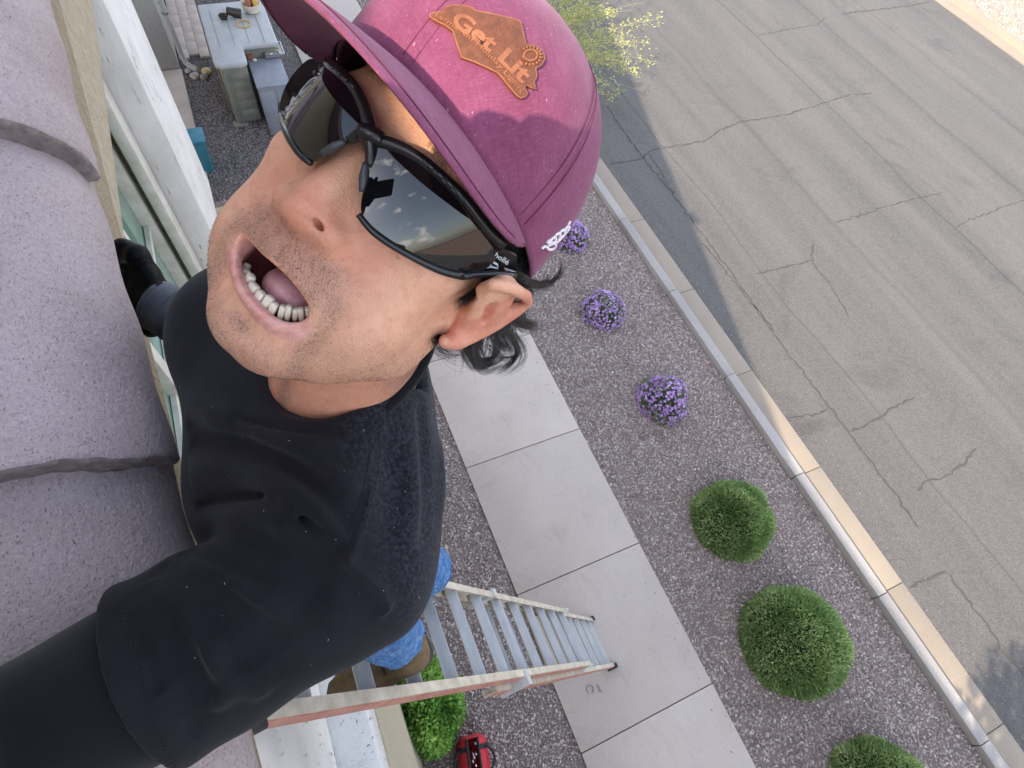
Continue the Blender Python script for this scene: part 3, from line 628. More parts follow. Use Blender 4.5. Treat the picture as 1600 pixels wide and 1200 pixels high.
MB().box((-.36, -.22, .0), (.36, .24, .8)).build('body', 'cabinet_grey', cb, bevel=.01); MB().box((-.375, -.235, .803), (.375, .255, .83)).build('top', 'cabinet_grey', cb, bevel=.008); MB().box((.362, -.2, .05), (.372, .01, .76)).build('door', 'cabinet_grey', cb, bevel=.004); MB().box((.362, .02, .05), (.372, .23, .76)).build('door', 'cabinet_grey', cb, bevel=.004)
tbn = empty('teal_bin', (-8.3, -.86, 0)); tag(tbn, 'teal plastic bin beside the white trim', 'bin')
MB().lathe([(.16, 0), (.20, .5), (.21, .5), (.21, .53)], 4, Matrix.Rotation(R(45), 4, 'Z')).build('body', 'teal_plastic', tbn); MB().prism(rr(.17, .17, .03), .532, .57).build('lid', 'teal_plastic', tbn, bevel=.01)
def small(name, u, v, z, mat, mb, label, cat):
    c = at_z(u, v, z); o = mb.build(name, mat, smooth='auto'); o.location = c; return tag(o, label, cat)
small('bowl', 350, 29, 1.035, 'tarnish', MB().lathe([(.0, .0), (.05, 0), (.075, .05), (.07, .055), (.045, .012), (0, .01)], 20), 'small dark bowl on the deck box lid', 'bowl')
cup = MB().lathe([(.0, 0), (.075, 0), (.055, .2), (.048, .2), (.065, .01), (0, .01)], 20, Matrix.Rotation(R(70), 4, 'X') @ Matrix.Translation((0, 0, -.1)))
small('cup', 365, 19, 1.10, 'tarnish', cup, 'dark tumbler lying on the deck box lid', 'cup')
small('rope_ring', 381, 37, 1.045, 'yellow_rope', MB().tube([(.1 * math.cos(a), .1 * math.sin(a), 0) for a in np.linspace(0, 6.28, 30)], .009, 8), 'yellow ring of cord on the deck box lid', 'ring')
bk = empty('basket', tuple(at_z(394, 16, 1.04))); tag(bk, 'cream basket full of odds and ends on the deck box', 'basket')
MB().lathe([(0, 0), (.12, 0), (.15, .12), (.14, .12), (.11, .015), (0, .01)], 16).build('bowl', 'cream_pot', bk, smooth='auto')
for i, (x, y, m_) in enumerate(((-.06, .0, 'rust_red'), (.04, .05, 'yellow_rope'), (.05, -.06, 'rust_red'), (-.04, -.08, 'cream_pot'), (-.12, .05, 'cyan_plastic'))):
    MB().tube([(x, y, .02), (x + .03, y + .02, .16), (x + .02, y, .2)], [.045, .05, .02], 10).build('toy', m_, bk, smooth=True)
ty = empty('tray', tuple(at_z(427, 79, .85))); tag(ty, 'shallow tray of scrap pieces on the grey cabinet', 'tray')
MB().box((-.17, -.14, -.01), (.17, .14, .006)).build('base', 'cream_pot', ty, bevel=.005)
for a, b in (((-.18, -.15), (.18, -.14)), ((-.18, .14), (.18, .15)), ((-.18, -.14), (-.17, .14)), ((.17, -.14), (.18, .14))): MB().box((*a, -.01), (*b, .035)).build('rim', 'steel', ty)
for i in range(16):
    x, y = RNG.uniform(-.13, .13), RNG.uniform(-.1, .1); a = RNG.uniform(0, 6); MB().tube([(x, y, .014), (x + .05 * math.cos(a), y + .05 * math.sin(a), .02)], .009, 6).build('scrap', ['glitter_tray', 'steel', 'cream_pot'][i % 3], ty)
small('toy_block', 387, 80, .87, 'cyan_plastic', MB().prism(rr(.07, .05, .02), 0, .05), 'blue plastic lump on the edge of the grey cabinet', 'toy')
small('red_block', 391, 89, .84, 'rust_red', MB().prism(rr(.06, .04, .02), 0, .04), 'red brown lump next to the blue one on the cabinet', 'toy')
small('shell', 398, 94, .84, 'cream_pot', MB().lathe([(0, .02), (.03, .015), (.035, 0)], 14), 'small pale disc on the grey cabinet', 'disc')
# ================================================================ implicit-surface modelling (numpy surface nets)
def rcone(P, a, b, ra, rb):
    a = np.asarray(a, np.float32); b = np.asarray(b, np.float32); ba = b - a; pa = P - a
    t = np.clip(pa @ ba / (ba @ ba + 1e-12), 0, 1); d = pa - t[:, None] * ba
    return np.sqrt((d * d).sum(1)) - (ra + (rb - ra) * t)
def ell(P, c, r, M=None):
    q = P - np.asarray(c, np.float32)
    if M is not None: q = q @ np.asarray(M, np.float32)
    r = np.asarray(r, np.float32); u = q / r; k0 = np.sqrt((u * u).sum(1)); w = u / r; k1 = np.sqrt((w * w).sum(1)) + 1e-9
    return k0 * (k0 - 1) / k1
def smin(a, b, k):
    h = np.clip(.5 + .5 * (b - a) / k, 0, 1); return b + (a - b) * h - k * h * (1 - h)
def smax(a, b, k): return -smin(-a, -b, k)
def pline(P, pts, rs=None):
    d = np.full(len(P), 1e9, np.float32)
    for i in range(len(pts) - 1):
        d = np.minimum(d, rcone(P, pts[i], pts[i + 1], 0 if rs is None else rs[i], 0 if rs is None else rs[i + 1]))
    return d
def poly2(X, Y, poly):
    """signed distance to a closed 2-D polygon (negative inside)"""
    d = np.full(len(X), 1e9, np.float32); ins = np.zeros(len(X), bool); n = len(poly)
    for i in range(n):
        ax, ay = poly[i]; bx, by = poly[(i + 1) % n]; ex, ey = bx - ax, by - ay; wx, wy = X - ax, Y - ay
        t = np.clip((wx * ex + wy * ey) / (ex * ex + ey * ey + 1e-9), 0, 1); d = np.minimum(d, (wx - t * ex) ** 2 + (wy - t * ey) ** 2)
        c = ((ay <= Y) & (by > Y)) | ((ay > Y) & (by <= Y)); ins ^= c & (X < ex * (Y - ay) / (ey if abs(ey) > 1e-9 else 1e-9) + ax)
    d = np.sqrt(d); return np.where(ins, -d, d)
def axis(fine0, fine1, h, lo, hi, grow=1.12, hmax=14):
    a = list(np.arange(fine0, fine1 + h * .5, h)); s = h; x = a[-1]
    while x < hi: s = min(s * grow, hmax); x += s; a.append(x)
    s = h; x = a[0]; b = []
    while x > lo: s = min(s * grow, hmax); x -= s; b.append(x)
    return np.array(b[::-1] + a, np.float32)
def surfnets(f, xs, ys, zs, B=8, lip=1.35):
    nx, ny, nz = len(xs), len(ys), len(zs); V = np.full((nx, ny, nz), 1e3, np.float32)
    ib = [list(range(0, n, B)) for n in (nx, ny, nz)]
    C = []; H = []; I = []
    for i in ib[0]:
        for j in ib[1]:
            for k in ib[2]:
                x0, x1 = xs[i], xs[min(i + B, nx - 1)]; y0, y1 = ys[j], ys[min(j + B, ny - 1)]; z0, z1 = zs[k], zs[min(k + B, nz - 1)]
                C.append(((x0 + x1) / 2, (y0 + y1) / 2, (z0 + z1) / 2)); H.append(math.sqrt((x1 - x0) ** 2 + (y1 - y0) ** 2 + (z1 - z0) ** 2) / 2); I.append((i, j, k))
    C = np.array(C, np.float32); H = np.array(H); fc = f(C); act = np.abs(fc) < H * lip + 1e-4
    for n in np.nonzero(~act)[0]:
        i, j, k = I[n]; V[i:i + B, j:j + B, k:k + B] = 1e3 if fc[n] > 0 else -1e3
    todo = np.nonzero(act)[0]
    for s in range(0, len(todo), 400):
        pts = []; idx = []
        for n in todo[s:s + 400]:
            i, j, k = I[n]; g = np.meshgrid(np.arange(i, min(i + B, nx)), np.arange(j, min(j + B, ny)), np.arange(k, min(k + B, nz)), indexing='ij')
            idx.append(np.stack([a.ravel() for a in g], 1))
        idx = np.concatenate(idx); P = np.stack([xs[idx[:, 0]], ys[idx[:, 1]], zs[idx[:, 2]]], 1).astype(np.float32)
        V[idx[:, 0], idx[:, 1], idx[:, 2]] = f(P)
    S = V < 0
    c = S[:-1, :-1, :-1].astype(np.int8)
    for a, b, d in ((1, 0, 0), (0, 1, 0), (0, 0, 1), (1, 1, 0), (1, 0, 1), (0, 1, 1), (1, 1, 1)): c = c + S[a:nx - 1 + a, b:ny - 1 + b, d:nz - 1 + d]
    A = np.argwhere((c > 0) & (c < 8)); n = len(A); ID = np.full((nx - 1, ny - 1, nz - 1), -1, np.int32); ID[A[:, 0], A[:, 1], A[:, 2]] = np.arange(n)
    acc = np.zeros((n, 3)); cnt = np.zeros(n)
    cor = [(a, b, d) for a in (0, 1) for b in (0, 1) for d in (0, 1)]
    for p in range(8):
        for q in range(p + 1, 8):
            if sum(abs(u - v) for u, v in zip(cor[p], cor[q])) != 1: continue
            ia = A + np.array(cor[p]); jb = A + np.array(cor[q]); va = V[ia[:, 0], ia[:, 1], ia[:, 2]]; vb = V[jb[:, 0], jb[:, 1], jb[:, 2]]
            m = (va < 0) != (vb < 0); t = np.where(m, va / (va - vb + 1e-20), 0)[:, None]
            pa = np.stack([xs[ia[:, 0]], ys[ia[:, 1]], zs[ia[:, 2]]], 1); pb = np.stack([xs[jb[:, 0]], ys[jb[:, 1]], zs[jb[:, 2]]], 1)
            acc += np.where(m[:, None], pa + (pb - pa) * t, 0); cnt += m
    W = acc / cnt[:, None]; F = []
    for ax in range(3):
        sl0 = [slice(None)] * 3; sl1 = [slice(None)] * 3; sl0[ax] = slice(0, -1); sl1[ax] = slice(1, None)
        s0 = S[tuple(sl0)]; s1 = S[tuple(sl1)]; E = np.argwhere(s0 != s1); o1, o2 = [k for k in range(3) if k != ax]
        E = E[(E[:, o1] > 0) & (E[:, o2] > 0) & (E[:, o1] < ID.shape[o1]) & (E[:, o2] < ID.shape[o2])]
        def g(d1, d2):
            q = E.copy(); q[:, o1] -= d1; q[:, o2] -= d2; return ID[q[:, 0], q[:, 1], q[:, 2]]
        Q = np.stack([g(1, 1), g(0, 1), g(0, 0), g(1, 0)], 1)
        fl = s0[E[:, 0], E[:, 1], E[:, 2]]
        if ax == 1: fl = ~fl
        Q[~fl] = Q[~fl][:, ::-1]; F.append(Q)
    F = np.concatenate(F); F = F[(F >= 0).all(1)]
    return W, F
def relax(W, F, it=2, lam=.5):
    n = len(W); E = np.concatenate([F[:, [0, 1]], F[:, [1, 2]], F[:, [2, 3]], F[:, [3, 0]]]); E = np.concatenate([E, E[:, ::-1]])
    cnt = np.bincount(E[:, 0], minlength=n)[:, None].clip(1)
    for k in range(it):
        A = np.stack([np.bincount(E[:, 0], W[E[:, 1], c], minlength=n) for c in range(3)], 1) / cnt
        W = W + lam * (A - W)
    return W
def fattr(me, name, v):
    a = me.attributes.new(name, 'FLOAT', 'POINT'); a.data.foreach_set('value', np.asarray(v, np.float32))
# ================================================================ the man: head frame (millimetres, x his left, y up, z forward, origin at the nose tip)
HM = np.array([[0.87884, -0.32059, 0.35336], [0.45807, 0.77411, -0.43695], [-0.13346, 0.54588, 0.82717]])
HT = np.array([-0.22917, 0.01035, -0.19812 + CH]); HC = HM.T @ (np.array([0, 0, CH]) - HT) * 1000   # camera in the head frame
def h2w(P): return np.asarray(P, float) / 1000 @ HM.T + HT
def w2h(P): return (np.asarray(P, float) - HT) @ HM * 1000
def hray(u, v): return HM.T @ ray(u, v)
def hx(u, v, x): d = hray(u, v); return HC + d * ((x - HC[0]) / d[0])
def hz(u, v, z): d = hray(u, v); return HC + d * ((z - HC[2]) / d[2])
def hsurf(u, v, zf):
    d = hray(u, v); d = d / -d[2]; lo = HC[2] - 45.; prev = 0.
    for k in range(200):                       # march along the ray, then bisect
        s_ = lo + k * 1.5; p = HC + d * s_
        if p[2] <= zf(p[0], p[1]): break
        prev = s_
    a_, b_ = prev, s_
    for _ in range(14):
        m_ = (a_ + b_) / 2; p = HC + d * m_
        if p[2] <= zf(p[0], p[1]): b_ = m_
        else: a_ = m_
    return HC + d * b_
z4 = lambda P: [(300 + x / 4, 320 + y / 4) for x, y in P]
mouth_img = z4([(365, 232), (400, 280), (440, 330), (490, 370), (560, 430), (620, 490), (680, 560), (730, 630), (742, 690), (690, 716), (620, 720), (560, 705), (500, 675), (440, 625), (390, 565), (345, 505), (320, 440), (315, 370), (328, 305), (348, 262)])
mzf = lambda x, y: -17 - .017 * x * x - .10 * max(0, -40 - y)
MO = np.array([hsurf(u, v, mzf) for u, v in mouth_img]); MC = MO.mean(0)
MOs = MO + (MO - MC) * np.array([.14, .17, 0]) / 1; MOs[:, 2] -= 2.5
poly_m = [(p[0], p[1]) for p in MO]
UPL = MOs[:9]; LOL = np.concatenate([MOs[8:], MOs[:1]])
# ear landmarks
EPL = lambda x: None
def ept(u, v, x): return hx(u, v, x)
ear_rim = [ept(752, 452, 80), ept(770, 444, 86), ept(800, 450, 93), ept(822, 462, 96), ept(824, 472, 96), ept(806, 488, 94), ept(785, 503, 91), ept(762, 515, 88), ept(738, 526, 85), ept(715, 534, 82), ept(697, 534, 79)]
ear_rim = np.array(ear_rim)
NK0 = w2h(np.array([-.285, .05, -.32 + CH])); NK1 = w2h(np.array([-.312, .022, -.46 + CH]))
EC = ear_rim.mean(0) + np.array([-3., 0, 0]); EAX = np.linalg.svd(ear_rim - ear_rim.mean(0))[2].T
NLP = None
def head_sdf(P):
    x, y, z = P[:, 0], P[:, 1], P[:, 2]; ax = np.abs(x); Q = np.stack([ax, y, z], 1)
    d = ell(P, (0, 48, -112), (73, 92, 95))
    d = smin(d, ell(P, (0, 0, -80), (63, 74, 60)), 22)
    d = smin(d, ell(Q, (45, 12, -57), (22, 17, 24)), 16)                      # cheek bones
    d = smin(d, rcone(Q, (6, 57, -30), (36, 55, -38), 12, 11), 12)            # brow
    d = smin(d, ell(Q, (37, -30, -58), (28, 38, 30)), 18)                     # cheeks
    d = smin(d, ell(Q, (38, -45, -60), (22, 28, 28)), 16)
    d = smin(d, ell(Q, (27, -66, -52), (19, 17, 20)), 12)
    d = smin(d, rcone(Q, (10, -77, -46), (51, -43, -86), 17, 15.5), 14)         # jaw
    d = smin(d, rcone(Q, (51, -43, -86), (59, 0, -98), 15.5, 15.5), 14)
    d = smin(d, ell(P, (0, -78, -41), (28, 17, 17)), 12)                      # chin
    d = smin(d, ell(P, (0, -52, -92), (44, 26, 42)), 16)                      # floor of the mouth
    d = smin(d, ell(P, (0, -24, -44), (34, 24, 30)), 14)                      # upper jaw
    d = smax(d, -ell(Q, (31, 37, -18), (19, 13, 15)), 12)                     # sockets
    n = rcone(P, (0, 44, -22), (0, -2.5, -13.8), 8.5, 14.2); n = smin(n, ell(Q, (14, -5.5, -19), (9.5, 9, 12)), 4); n = smin(n, rcone(P, (0, -3, -12), (0, -14, -20), 9.5, 6.5), 4)
    n = smin(n, rcone(Q, (0, 30, -25), (16, 2, -34), 8, 9), 12)
    d = smin(d, n, 8)
    d = smin(d, pline(P, UPL, np.interp(np.linspace(0, 1, 9), [0, .25, .5, .75, 1], [2.2, 3.6, 4.2, 3.6, 2.2])), 10)
    d = smin(d, pline(P, LOL, np.interp(np.linspace(0, 1, len(LOL)), [0, .2, .5, .8, 1], [2.2, 4.6, 6.4, 4.8, 2.2])), 10)
    crease = pline(Q, [(19, -3, -22), (31, -17, -29), (39, -36, -38), (40, -55, -44)]); d = d + 1.5 * np.exp(-(crease / 4.0) ** 2)
    chinc = pline(P, [(-17, -74, -30), (0, -75.5, -27), (17, -75, -30)]); d = d + 1.6 * np.exp(-(chinc / 4.5) ** 2)
    d = d + .8 * np.exp(-(pline(P, [(0, -13, -13), (0, -30, -13)]) / 2.6) ** 2)
    alar = pline(Q, [(11, 6, -16), (19, 4, -22), (21, -4, -24), (17, -10, -22)]); d = d + 1.1 * np.exp(-(alar / 2.2) ** 2)
    # mouth opening: the outline pushed back into the head
    m = np.maximum(poly2(x, y, poly_m) - 1.3, np.maximum(z - 20, -62 - z)); d = smax(d, -m, 2.5); d = smax(d, -rcone(P, (-14, -50, -43), (13, -53, -43), 16.5, 16.5), 3)
    nl = NLP
    if nl is None: return d
    d = smax(d, -ell(Q + np.where(x < 0, 1.0, 0.0)[:, None].astype(np.float32) * np.array([0, 9, 10], np.float32), (nl[0] - 1.2, nl[1] + .8, nl[2] - 3.5), (3.5, 1.7, 6), [[.94, 0.2, -.28], [-.2, .97, .1], [.28, -.1, .95]]), 2.2)
    # ears
    Qe = P.copy(); Qe[:, 0] = ax + 14 * (x < 0); Qe[:, 2] += 14 * (x < 0)
    e = pline(Qe, ear_rim, [3.2, 3.4, 3.6, 3.6, 3.6, 3.4, 3.2, 3.4, 4.2, 5.2, 4.6])
    c = ear_rim[[1, 3, 6, 8]].mean(0) + np.array([-7, 0, 0]); e = smin(e, rcone(Qe, ear_rim[9] + np.array([-4, 6, 0]), ear_rim[2] + np.array([-9, -3, -4]), 5, 5), 7)
    e = smin(e, ell(Qe, EC, (34, 16, 5.2), EAX), 4)
    e = smin(e, rcone(Qe, ear_rim[8] + np.array([-3, 5, 0]), ear_rim[5] + np.array([-5, 2, 0]), 4, 3.2), 6)
    e = smin(e, rcone(Qe, hx(728, 492, 77), hx(735, 484, 77), 4.2, 3.8), 4)     # tragus
    con = rcone(Qe, hx(744, 503, 81), hx(768, 480, 88), 2.6, 3.4); e = smax(e, -con, 5); e = smin(e, rcone(Qe, ear_rim[8] + np.array([-9, 2, 2]), ear_rim[3] + np.array([-13, -4, 2]), 6.5, 6.5), 5)
    d = smin(d, e, 5)
    return d
def hhit(u, v):
    d = hray(u, v); d = d / np.linalg.norm(d); t = 180.
    for _ in range(80):
        s_ = float(head_sdf((HC + d * t)[None].astype(np.float32))[0])
        if s_ < .05: break
        t += max(s_ * .8, .1)
    return HC + d * t
NLP = hhit(496, 355)
# body under the clothes, in the same frame so that it stays one surface
bw = lambda x, y, z: w2h(np.array([x, y, z + CH]))
SHL, SHR = (-.145, -.035, -.535), (-.45, -.075, -.57); cl = lambda x, y, z: tuple(CR.T @ np.array([x, y, z]))
ELB = cl((-75 - 800) / FPX * .41, (1225 - 600) / FPX * .41, .41); HND = cl(-.19, .115, .02)
ELR, WRR = (-.60, .0, -.84), (-.655, -.165, -.725)
CHS = (-.31, -.03, -.60)
BODY = [((-.31, -.05, -.64), (-.32, -.07, -.95), 95, 90), ((-.32, -.07, -.95), (-.34, -.08, -1.08), 90, 95), (SHL, CHS, 52, 80), (SHR, CHS, 52, 80),
        (SHL, ELB, 46, 38), (ELB, HND, 30, 22), (SHR, ELR, 46, 38), (ELR, WRR, 36, 26), ((-.29, -.08, -1.1), (-.245, -.06, -1.6), 72, 54), ((-.245, -.06, -1.6), (-.235, -.03, -2.0), 38, 24), ((-.41, -.08, -1.1), (-.41, .0, -1.7), 72, 54), ((-.41, .0, -1.7), (-.48, .10, -2.2), 38, 24)]
BODYH = [(bw(*a), bw(*b), ra, rb) for a, b, ra, rb in BODY]
def body_sdf(P):
    d = rcone(P, NK0, NK1, 58, 60)
    d = smin(d, rcone(P, NK1, bw(-.312, .0, -.53), 60, 72), 30)
    for a, b, ra, rb in BODYH: d = smin(d, rcone(P, a, b, ra, rb), 25)
    # notch and tendons of the throat
    near = np.abs(P[:, 1] + 30) < 120; near &= np.abs(P[:, 0]) < 120
    if near.any() and (np.abs(P[:, 2] + 90) < 140).any():
        near &= np.abs(P[:, 2] + 90) < 140
        dn = d[near]; d[near] = smin(dn, head_sdf(P[near]), 12)
    far = ~near; d[far] = smin(d[far], ell(P[far], (0, 48, -112), (73, 92, 95)), 12)
    return d
def m_skin():
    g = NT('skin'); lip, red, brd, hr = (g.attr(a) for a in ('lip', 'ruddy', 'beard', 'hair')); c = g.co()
    base = g.ramp(g.noise(55, 5, .6, c), [(.3, srgb('d0977a')), (.7, srgb('e0ad8e'))])
    base = g.mix(base, srgb('d9a383'), g.ramp(g.noise(28, 4, .6, c), [(.4, (0,) * 3), (.7, (.7,) * 3)])); base = g.mix(base, srgb('b97a62'), g.ramp(g.noise(150, 4, .7, c), [(.5, (0,) * 3), (.72, (.4,) * 3)])); base = g.mix(base, srgb('c06a58'), g.math('MULTIPLY', red, g.ramp(g.noise(90, 5, .65, c), [(.25, (.35,) * 3), (.75, (1,) * 3)])))
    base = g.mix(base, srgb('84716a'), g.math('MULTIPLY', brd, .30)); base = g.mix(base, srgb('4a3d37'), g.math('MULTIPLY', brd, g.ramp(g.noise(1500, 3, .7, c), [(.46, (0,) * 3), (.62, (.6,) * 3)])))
    base = g.mix(base, g.ramp(g.noise(220, 4, .7, g.co(scale=(1, .35, 1))), [(.3, srgb('c4807a')), (.7, srgb('dba99c'))]), lip)
    base = g.mix(base, srgb('7d4434'), g.ramp(g.noise(170, 2, .5, c), [(.74, (0,) * 3), (.80, (.5,) * 3)]))
    base = g.mix(base, (.012, .010, .010, 1), hr)
    base = g.mix(base, srgb('6b2f30'), g.attr('inside'))
    g.set(Base_Color=base, Roughness=g.ramp(g.noise(300, 3, .6, c), [(.3, (.42,) * 3), (.7, (.58,) * 3)])); g.b.inputs['Specular IOR Level'].default_value = .4
    g.set(Subsurface_Weight=.18, Subsurface_Scale=.004); g.b.inputs['Subsurface Radius'].default_value = (1, .4, .25)
    g.bump(g.math('ADD', g.vor(900, vec=c), g.math('MULTIPLY', g.noise(420, 4, .6, c), 1.2)), .45, .0007)
m_skin()
HG = 1.5
xs = axis(-78, 100, HG, -420, 420); ys = axis(-112, 84, HG, -1500, 150); zs = axis(-128, 3, HG, -2200, 420)
W, F = surfnets(body_sdf, xs, ys, zs); Fb = F
x, y, z = W.T; ax = np.abs(x)
dl = np.minimum(pline(W.astype(np.float32), UPL + np.array([0, .3, 0])) - 2.0, pline(W.astype(np.float32), LOL + np.array([0, -1.6, 0])) - 6.4)
lipm = 1 - sstep(-1.2, 2.2, dl)
ins = sstep(-3, -8, z - np.array([mzf(a, b) for a, b in zip(x, y)])) * ((poly2(x, y, poly_m) < 2.5) | (rcone(W.astype(np.float32), (-14, -50, -43), (13, -53, -43), 16.5, 16.5) < 2))
red = np.clip(.75 * np.exp(-((ax - 0) / 17) ** 2 - ((y + 2) / 17) ** 2) * (z > -40) + .5 * np.exp(-((ax - 34) / 16) ** 2 - ((y + 4) / 18) ** 2) + .75 * (ax > 73) * (z < -75) + .35 * np.exp(-((y + 25) / 12) ** 2 - (ax / 35) ** 2), 0, .85)
nkw = h2w(W); red = np.maximum(red, .45 * sstep(-125, -175, z) * (ax < 120))
mdist = poly2(x, y, poly_m)
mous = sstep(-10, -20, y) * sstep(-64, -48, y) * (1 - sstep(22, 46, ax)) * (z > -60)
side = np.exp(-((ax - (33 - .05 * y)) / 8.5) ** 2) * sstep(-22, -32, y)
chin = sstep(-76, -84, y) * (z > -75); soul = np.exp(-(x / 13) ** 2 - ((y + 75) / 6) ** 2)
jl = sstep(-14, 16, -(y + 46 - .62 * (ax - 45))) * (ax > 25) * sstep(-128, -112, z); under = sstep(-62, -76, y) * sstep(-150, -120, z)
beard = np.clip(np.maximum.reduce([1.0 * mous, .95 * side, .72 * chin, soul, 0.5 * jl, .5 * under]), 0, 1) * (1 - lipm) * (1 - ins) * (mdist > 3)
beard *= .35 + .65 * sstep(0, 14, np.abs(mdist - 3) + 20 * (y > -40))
hair = sstep(20, 34, y) * sstep(-70, -82, z) * (ax < 80) + sstep(-100, -112, z) * sstep(-40, -20, y) * (ax < 74)
WW = h2w(relax(W, F, 1, .35)); bme = mesh('person', WW, F, True)
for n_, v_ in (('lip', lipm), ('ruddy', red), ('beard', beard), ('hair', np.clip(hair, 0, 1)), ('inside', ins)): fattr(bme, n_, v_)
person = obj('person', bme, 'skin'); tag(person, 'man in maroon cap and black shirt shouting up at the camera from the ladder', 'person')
# ================================================================ inside the mouth
simple('enamel', 'c9bda6', 'ded5c2', 60, .18, .05, 200, .0004); simple('tongue', 'bd8085', 'd09a9b', 120, .3, .35, 600, .0008)
MATS['tongue'].node_tree.nodes['Principled BSDF'].inputs['Subsurface Weight'].default_value = .15
teeth_img = z4([(735, 686), (690, 690), (648, 690), (610, 682), (565, 672), (515, 652), (470, 622), (428, 580), (388, 535), (355, 490), (338, 445), (335, 405), (345, 360), (362, 320)])
tz = lambda x, y: -25 - .021 * x * x
TE = [hsurf(u, v, tz) for u, v in teeth_img]
def tooth(c, t, up, fw, w, h, dp, name='tooth'):
    n = 8; V = []; F = []
    prof = [(-.72, .72, .62), (-.2, .95, .92), (.35, 1.0, 1.0), (.85, .98, .9), (1.0, .9, .7)]
    for hh, sw, sd in prof:
        for k in range(n):
            a = 2 * math.pi * (k + .5) / n; ca, sa = math.cos(a), math.sin(a); e = .45
            V.append(c + up * hh * h + t * (math.copysign(abs(ca) ** e, ca) * w * sw) + fw * (math.copysign(abs(sa) ** e, sa) * dp * sd))
    m = len(prof)
    for i in range(m - 1):
        for k in range(n): F.append((i * n + k, i * n + (k + 1) % n, (i + 1) * n + (k + 1) % n, (i + 1) * n + k))
    F.append(tuple(range(n))[::-1]); F.append(tuple(range((m - 1) * n, m * n)))
    o = obj(name, mesh(name, h2w(V), F, True), 'enamel', person); sd = o.modifiers.new('s', 'SUBSURF'); sd.levels = 1; sd.render_levels = 2
    return o
for i in range(len(TE)):
    a, b = TE[max(i - 1, 0)], TE[min(i + 1, len(TE) - 1)]; t = (b - a); t = t / np.linalg.norm(t); up = np.array([0, .97, .22]); up = up - t * (up @ t); up /= np.linalg.norm(up); fw = np.cross(t, up)
    w = np.linalg.norm(b - a) / (4 if 0 < i < len(TE) - 1 else 2.0) * 1.0; w = min(w, 3.2)
    tooth(TE[i] - up * (.8 + .5 * math.sin(i * 1.9)) + np.array([0, 0, 1.0 + .5 * math.sin(i * 2.7)]), t * math.cos(.16 * math.sin(i * 3.1)) + fw * math.sin(.16 * math.sin(i * 3.1)), up, fw, w * (1.02 + .05 * math.sin(i * 4.3)), 5.2 + .6 * math.sin(i * 2.3), 2.6)
# upper arch, mostly hidden by the lip
for i in range(-5, 6):
    x = i * 5.2; c = np.array([x - 1, -31 - .004 * x * x, -27 - .02 * x * x]); t = np.array([1, 0, -.04 * x]); t /= np.linalg.norm(t); up = np.array([0, -1., 0]); tooth(c, t, up, np.cross(t, up), 2.55, 5, 2.6)
def tong(P):
    d = ell(P, (0, -51, -66), (24, 16, 33)); return smax(d, -rcone(P, (1, -36, -95), (1, -35.5, -36), 2.0, 2.0), 4)
W, F = surfnets(tong, np.arange(-28, 28, 1.4, dtype=np.float32), np.arange(-74, -32, 1.4, dtype=np.float32), np.arange(-104, -26, 1.6, dtype=np.float32))
obj('tongue', mesh('tongue', h2w(relax(W, F, 1)), F, True), 'tongue', person)
# ================================================================ sunglasses
g = NT('lens'); g.set(Base_Color=(.004, .004, .005, 1), Roughness=.015); g.b.inputs['IOR'].default_value = 1.64
simple('frame_black', (.009, .009, .010), None, rough=.28); simple('frame_grey', (.035, .04, .046), None, rough=.4); simple('print_grey', (.55, .58, .6), None, rough=.5)
gl = empty('sunglasses'); gl.parent = person; gl['label'] = 'black wraparound sunglasses with mirror dark lenses'
def gz(x, y): x = abs(x); return 2.0 - 46 * (x / 68.) ** 2.2 - 2.2 * ((y - 33) / 20.) ** 2
zg = lambda P: [(420 + x / 3, 60 + y / 3) for x, y in P]
lensL = zg([(505, 500), (580, 508), (650, 540), (720, 585), (790, 645), (850, 710), (900, 775), (935, 840), (985, 900), (1040, 945), (1085, 985), (1060, 1040), (1010, 1085), (960, 1100), (900, 1105), (820, 1090), (740, 1055), (650, 1008), (560, 955), (478, 893), (425, 820), (437, 740), (455, 660), (478, 580)])
lensR = zg([(195, 88), (250, 110), (310, 150), (365, 205), (405, 265), (435, 335), (448, 390), (425, 438), (370, 478), (300, 525), (240, 560), (195, 578), (160, 560), (115, 498), (78, 430), (55, 370), (50, 310), (65, 250), (100, 185), (150, 125)])
def dens(P, n):
    P = np.array(P, float); Q = np.vstack([P, P[:1]]); s = np.r_[0, np.cumsum(np.linalg.norm(np.diff(Q, axis=0), axis=1))]; t = np.linspace(0, s[-1], n, endpoint=False)
    # closed Catmull-like smoothing
    A = np.stack([np.interp(t, s, Q[:, c]) for c in (0, 1)], 1)
    for _ in range(2): A = .25 * np.roll(A, 1, 0) + .5 * A + .25 * np.roll(A, -1, 0)
    return A
def lens(img, name):
    n = 72; B = dens(img, n); C = B.mean(0); V = []; F = []; R_ = 9
    for off in (0, -1.8):
        for k in range(R_ + 1):
            for p in B:
                q = hsurf(*(C + (p - C) * (k / R_ if k else 1e-3)), gz); V.append(q + np.array([0, 0, off]))
    m = (R_ + 1) * n
    for k in range(R_):
        for i in range(n):
            j = (i + 1) % n; F.append((k * n + i, (k + 1) * n + i, (k + 1) * n + j, k * n + j)); F.append((m + k * n + i, m + k * n + j, m + (k + 1) * n + j, m + (k + 1) * n + i))
    for i in range(n): j = (i + 1) % n; F.append((R_ * n + i, m + R_ * n + i, m + R_ * n + j, R_ * n + j))
    o = obj(name, mesh(name, h2w(V), F, True), 'lens', gl); o.data.set_sharp_from_angle(angle=R(50)); return o
lens(lensL, 'lens'); lens(lensR, 'lens')
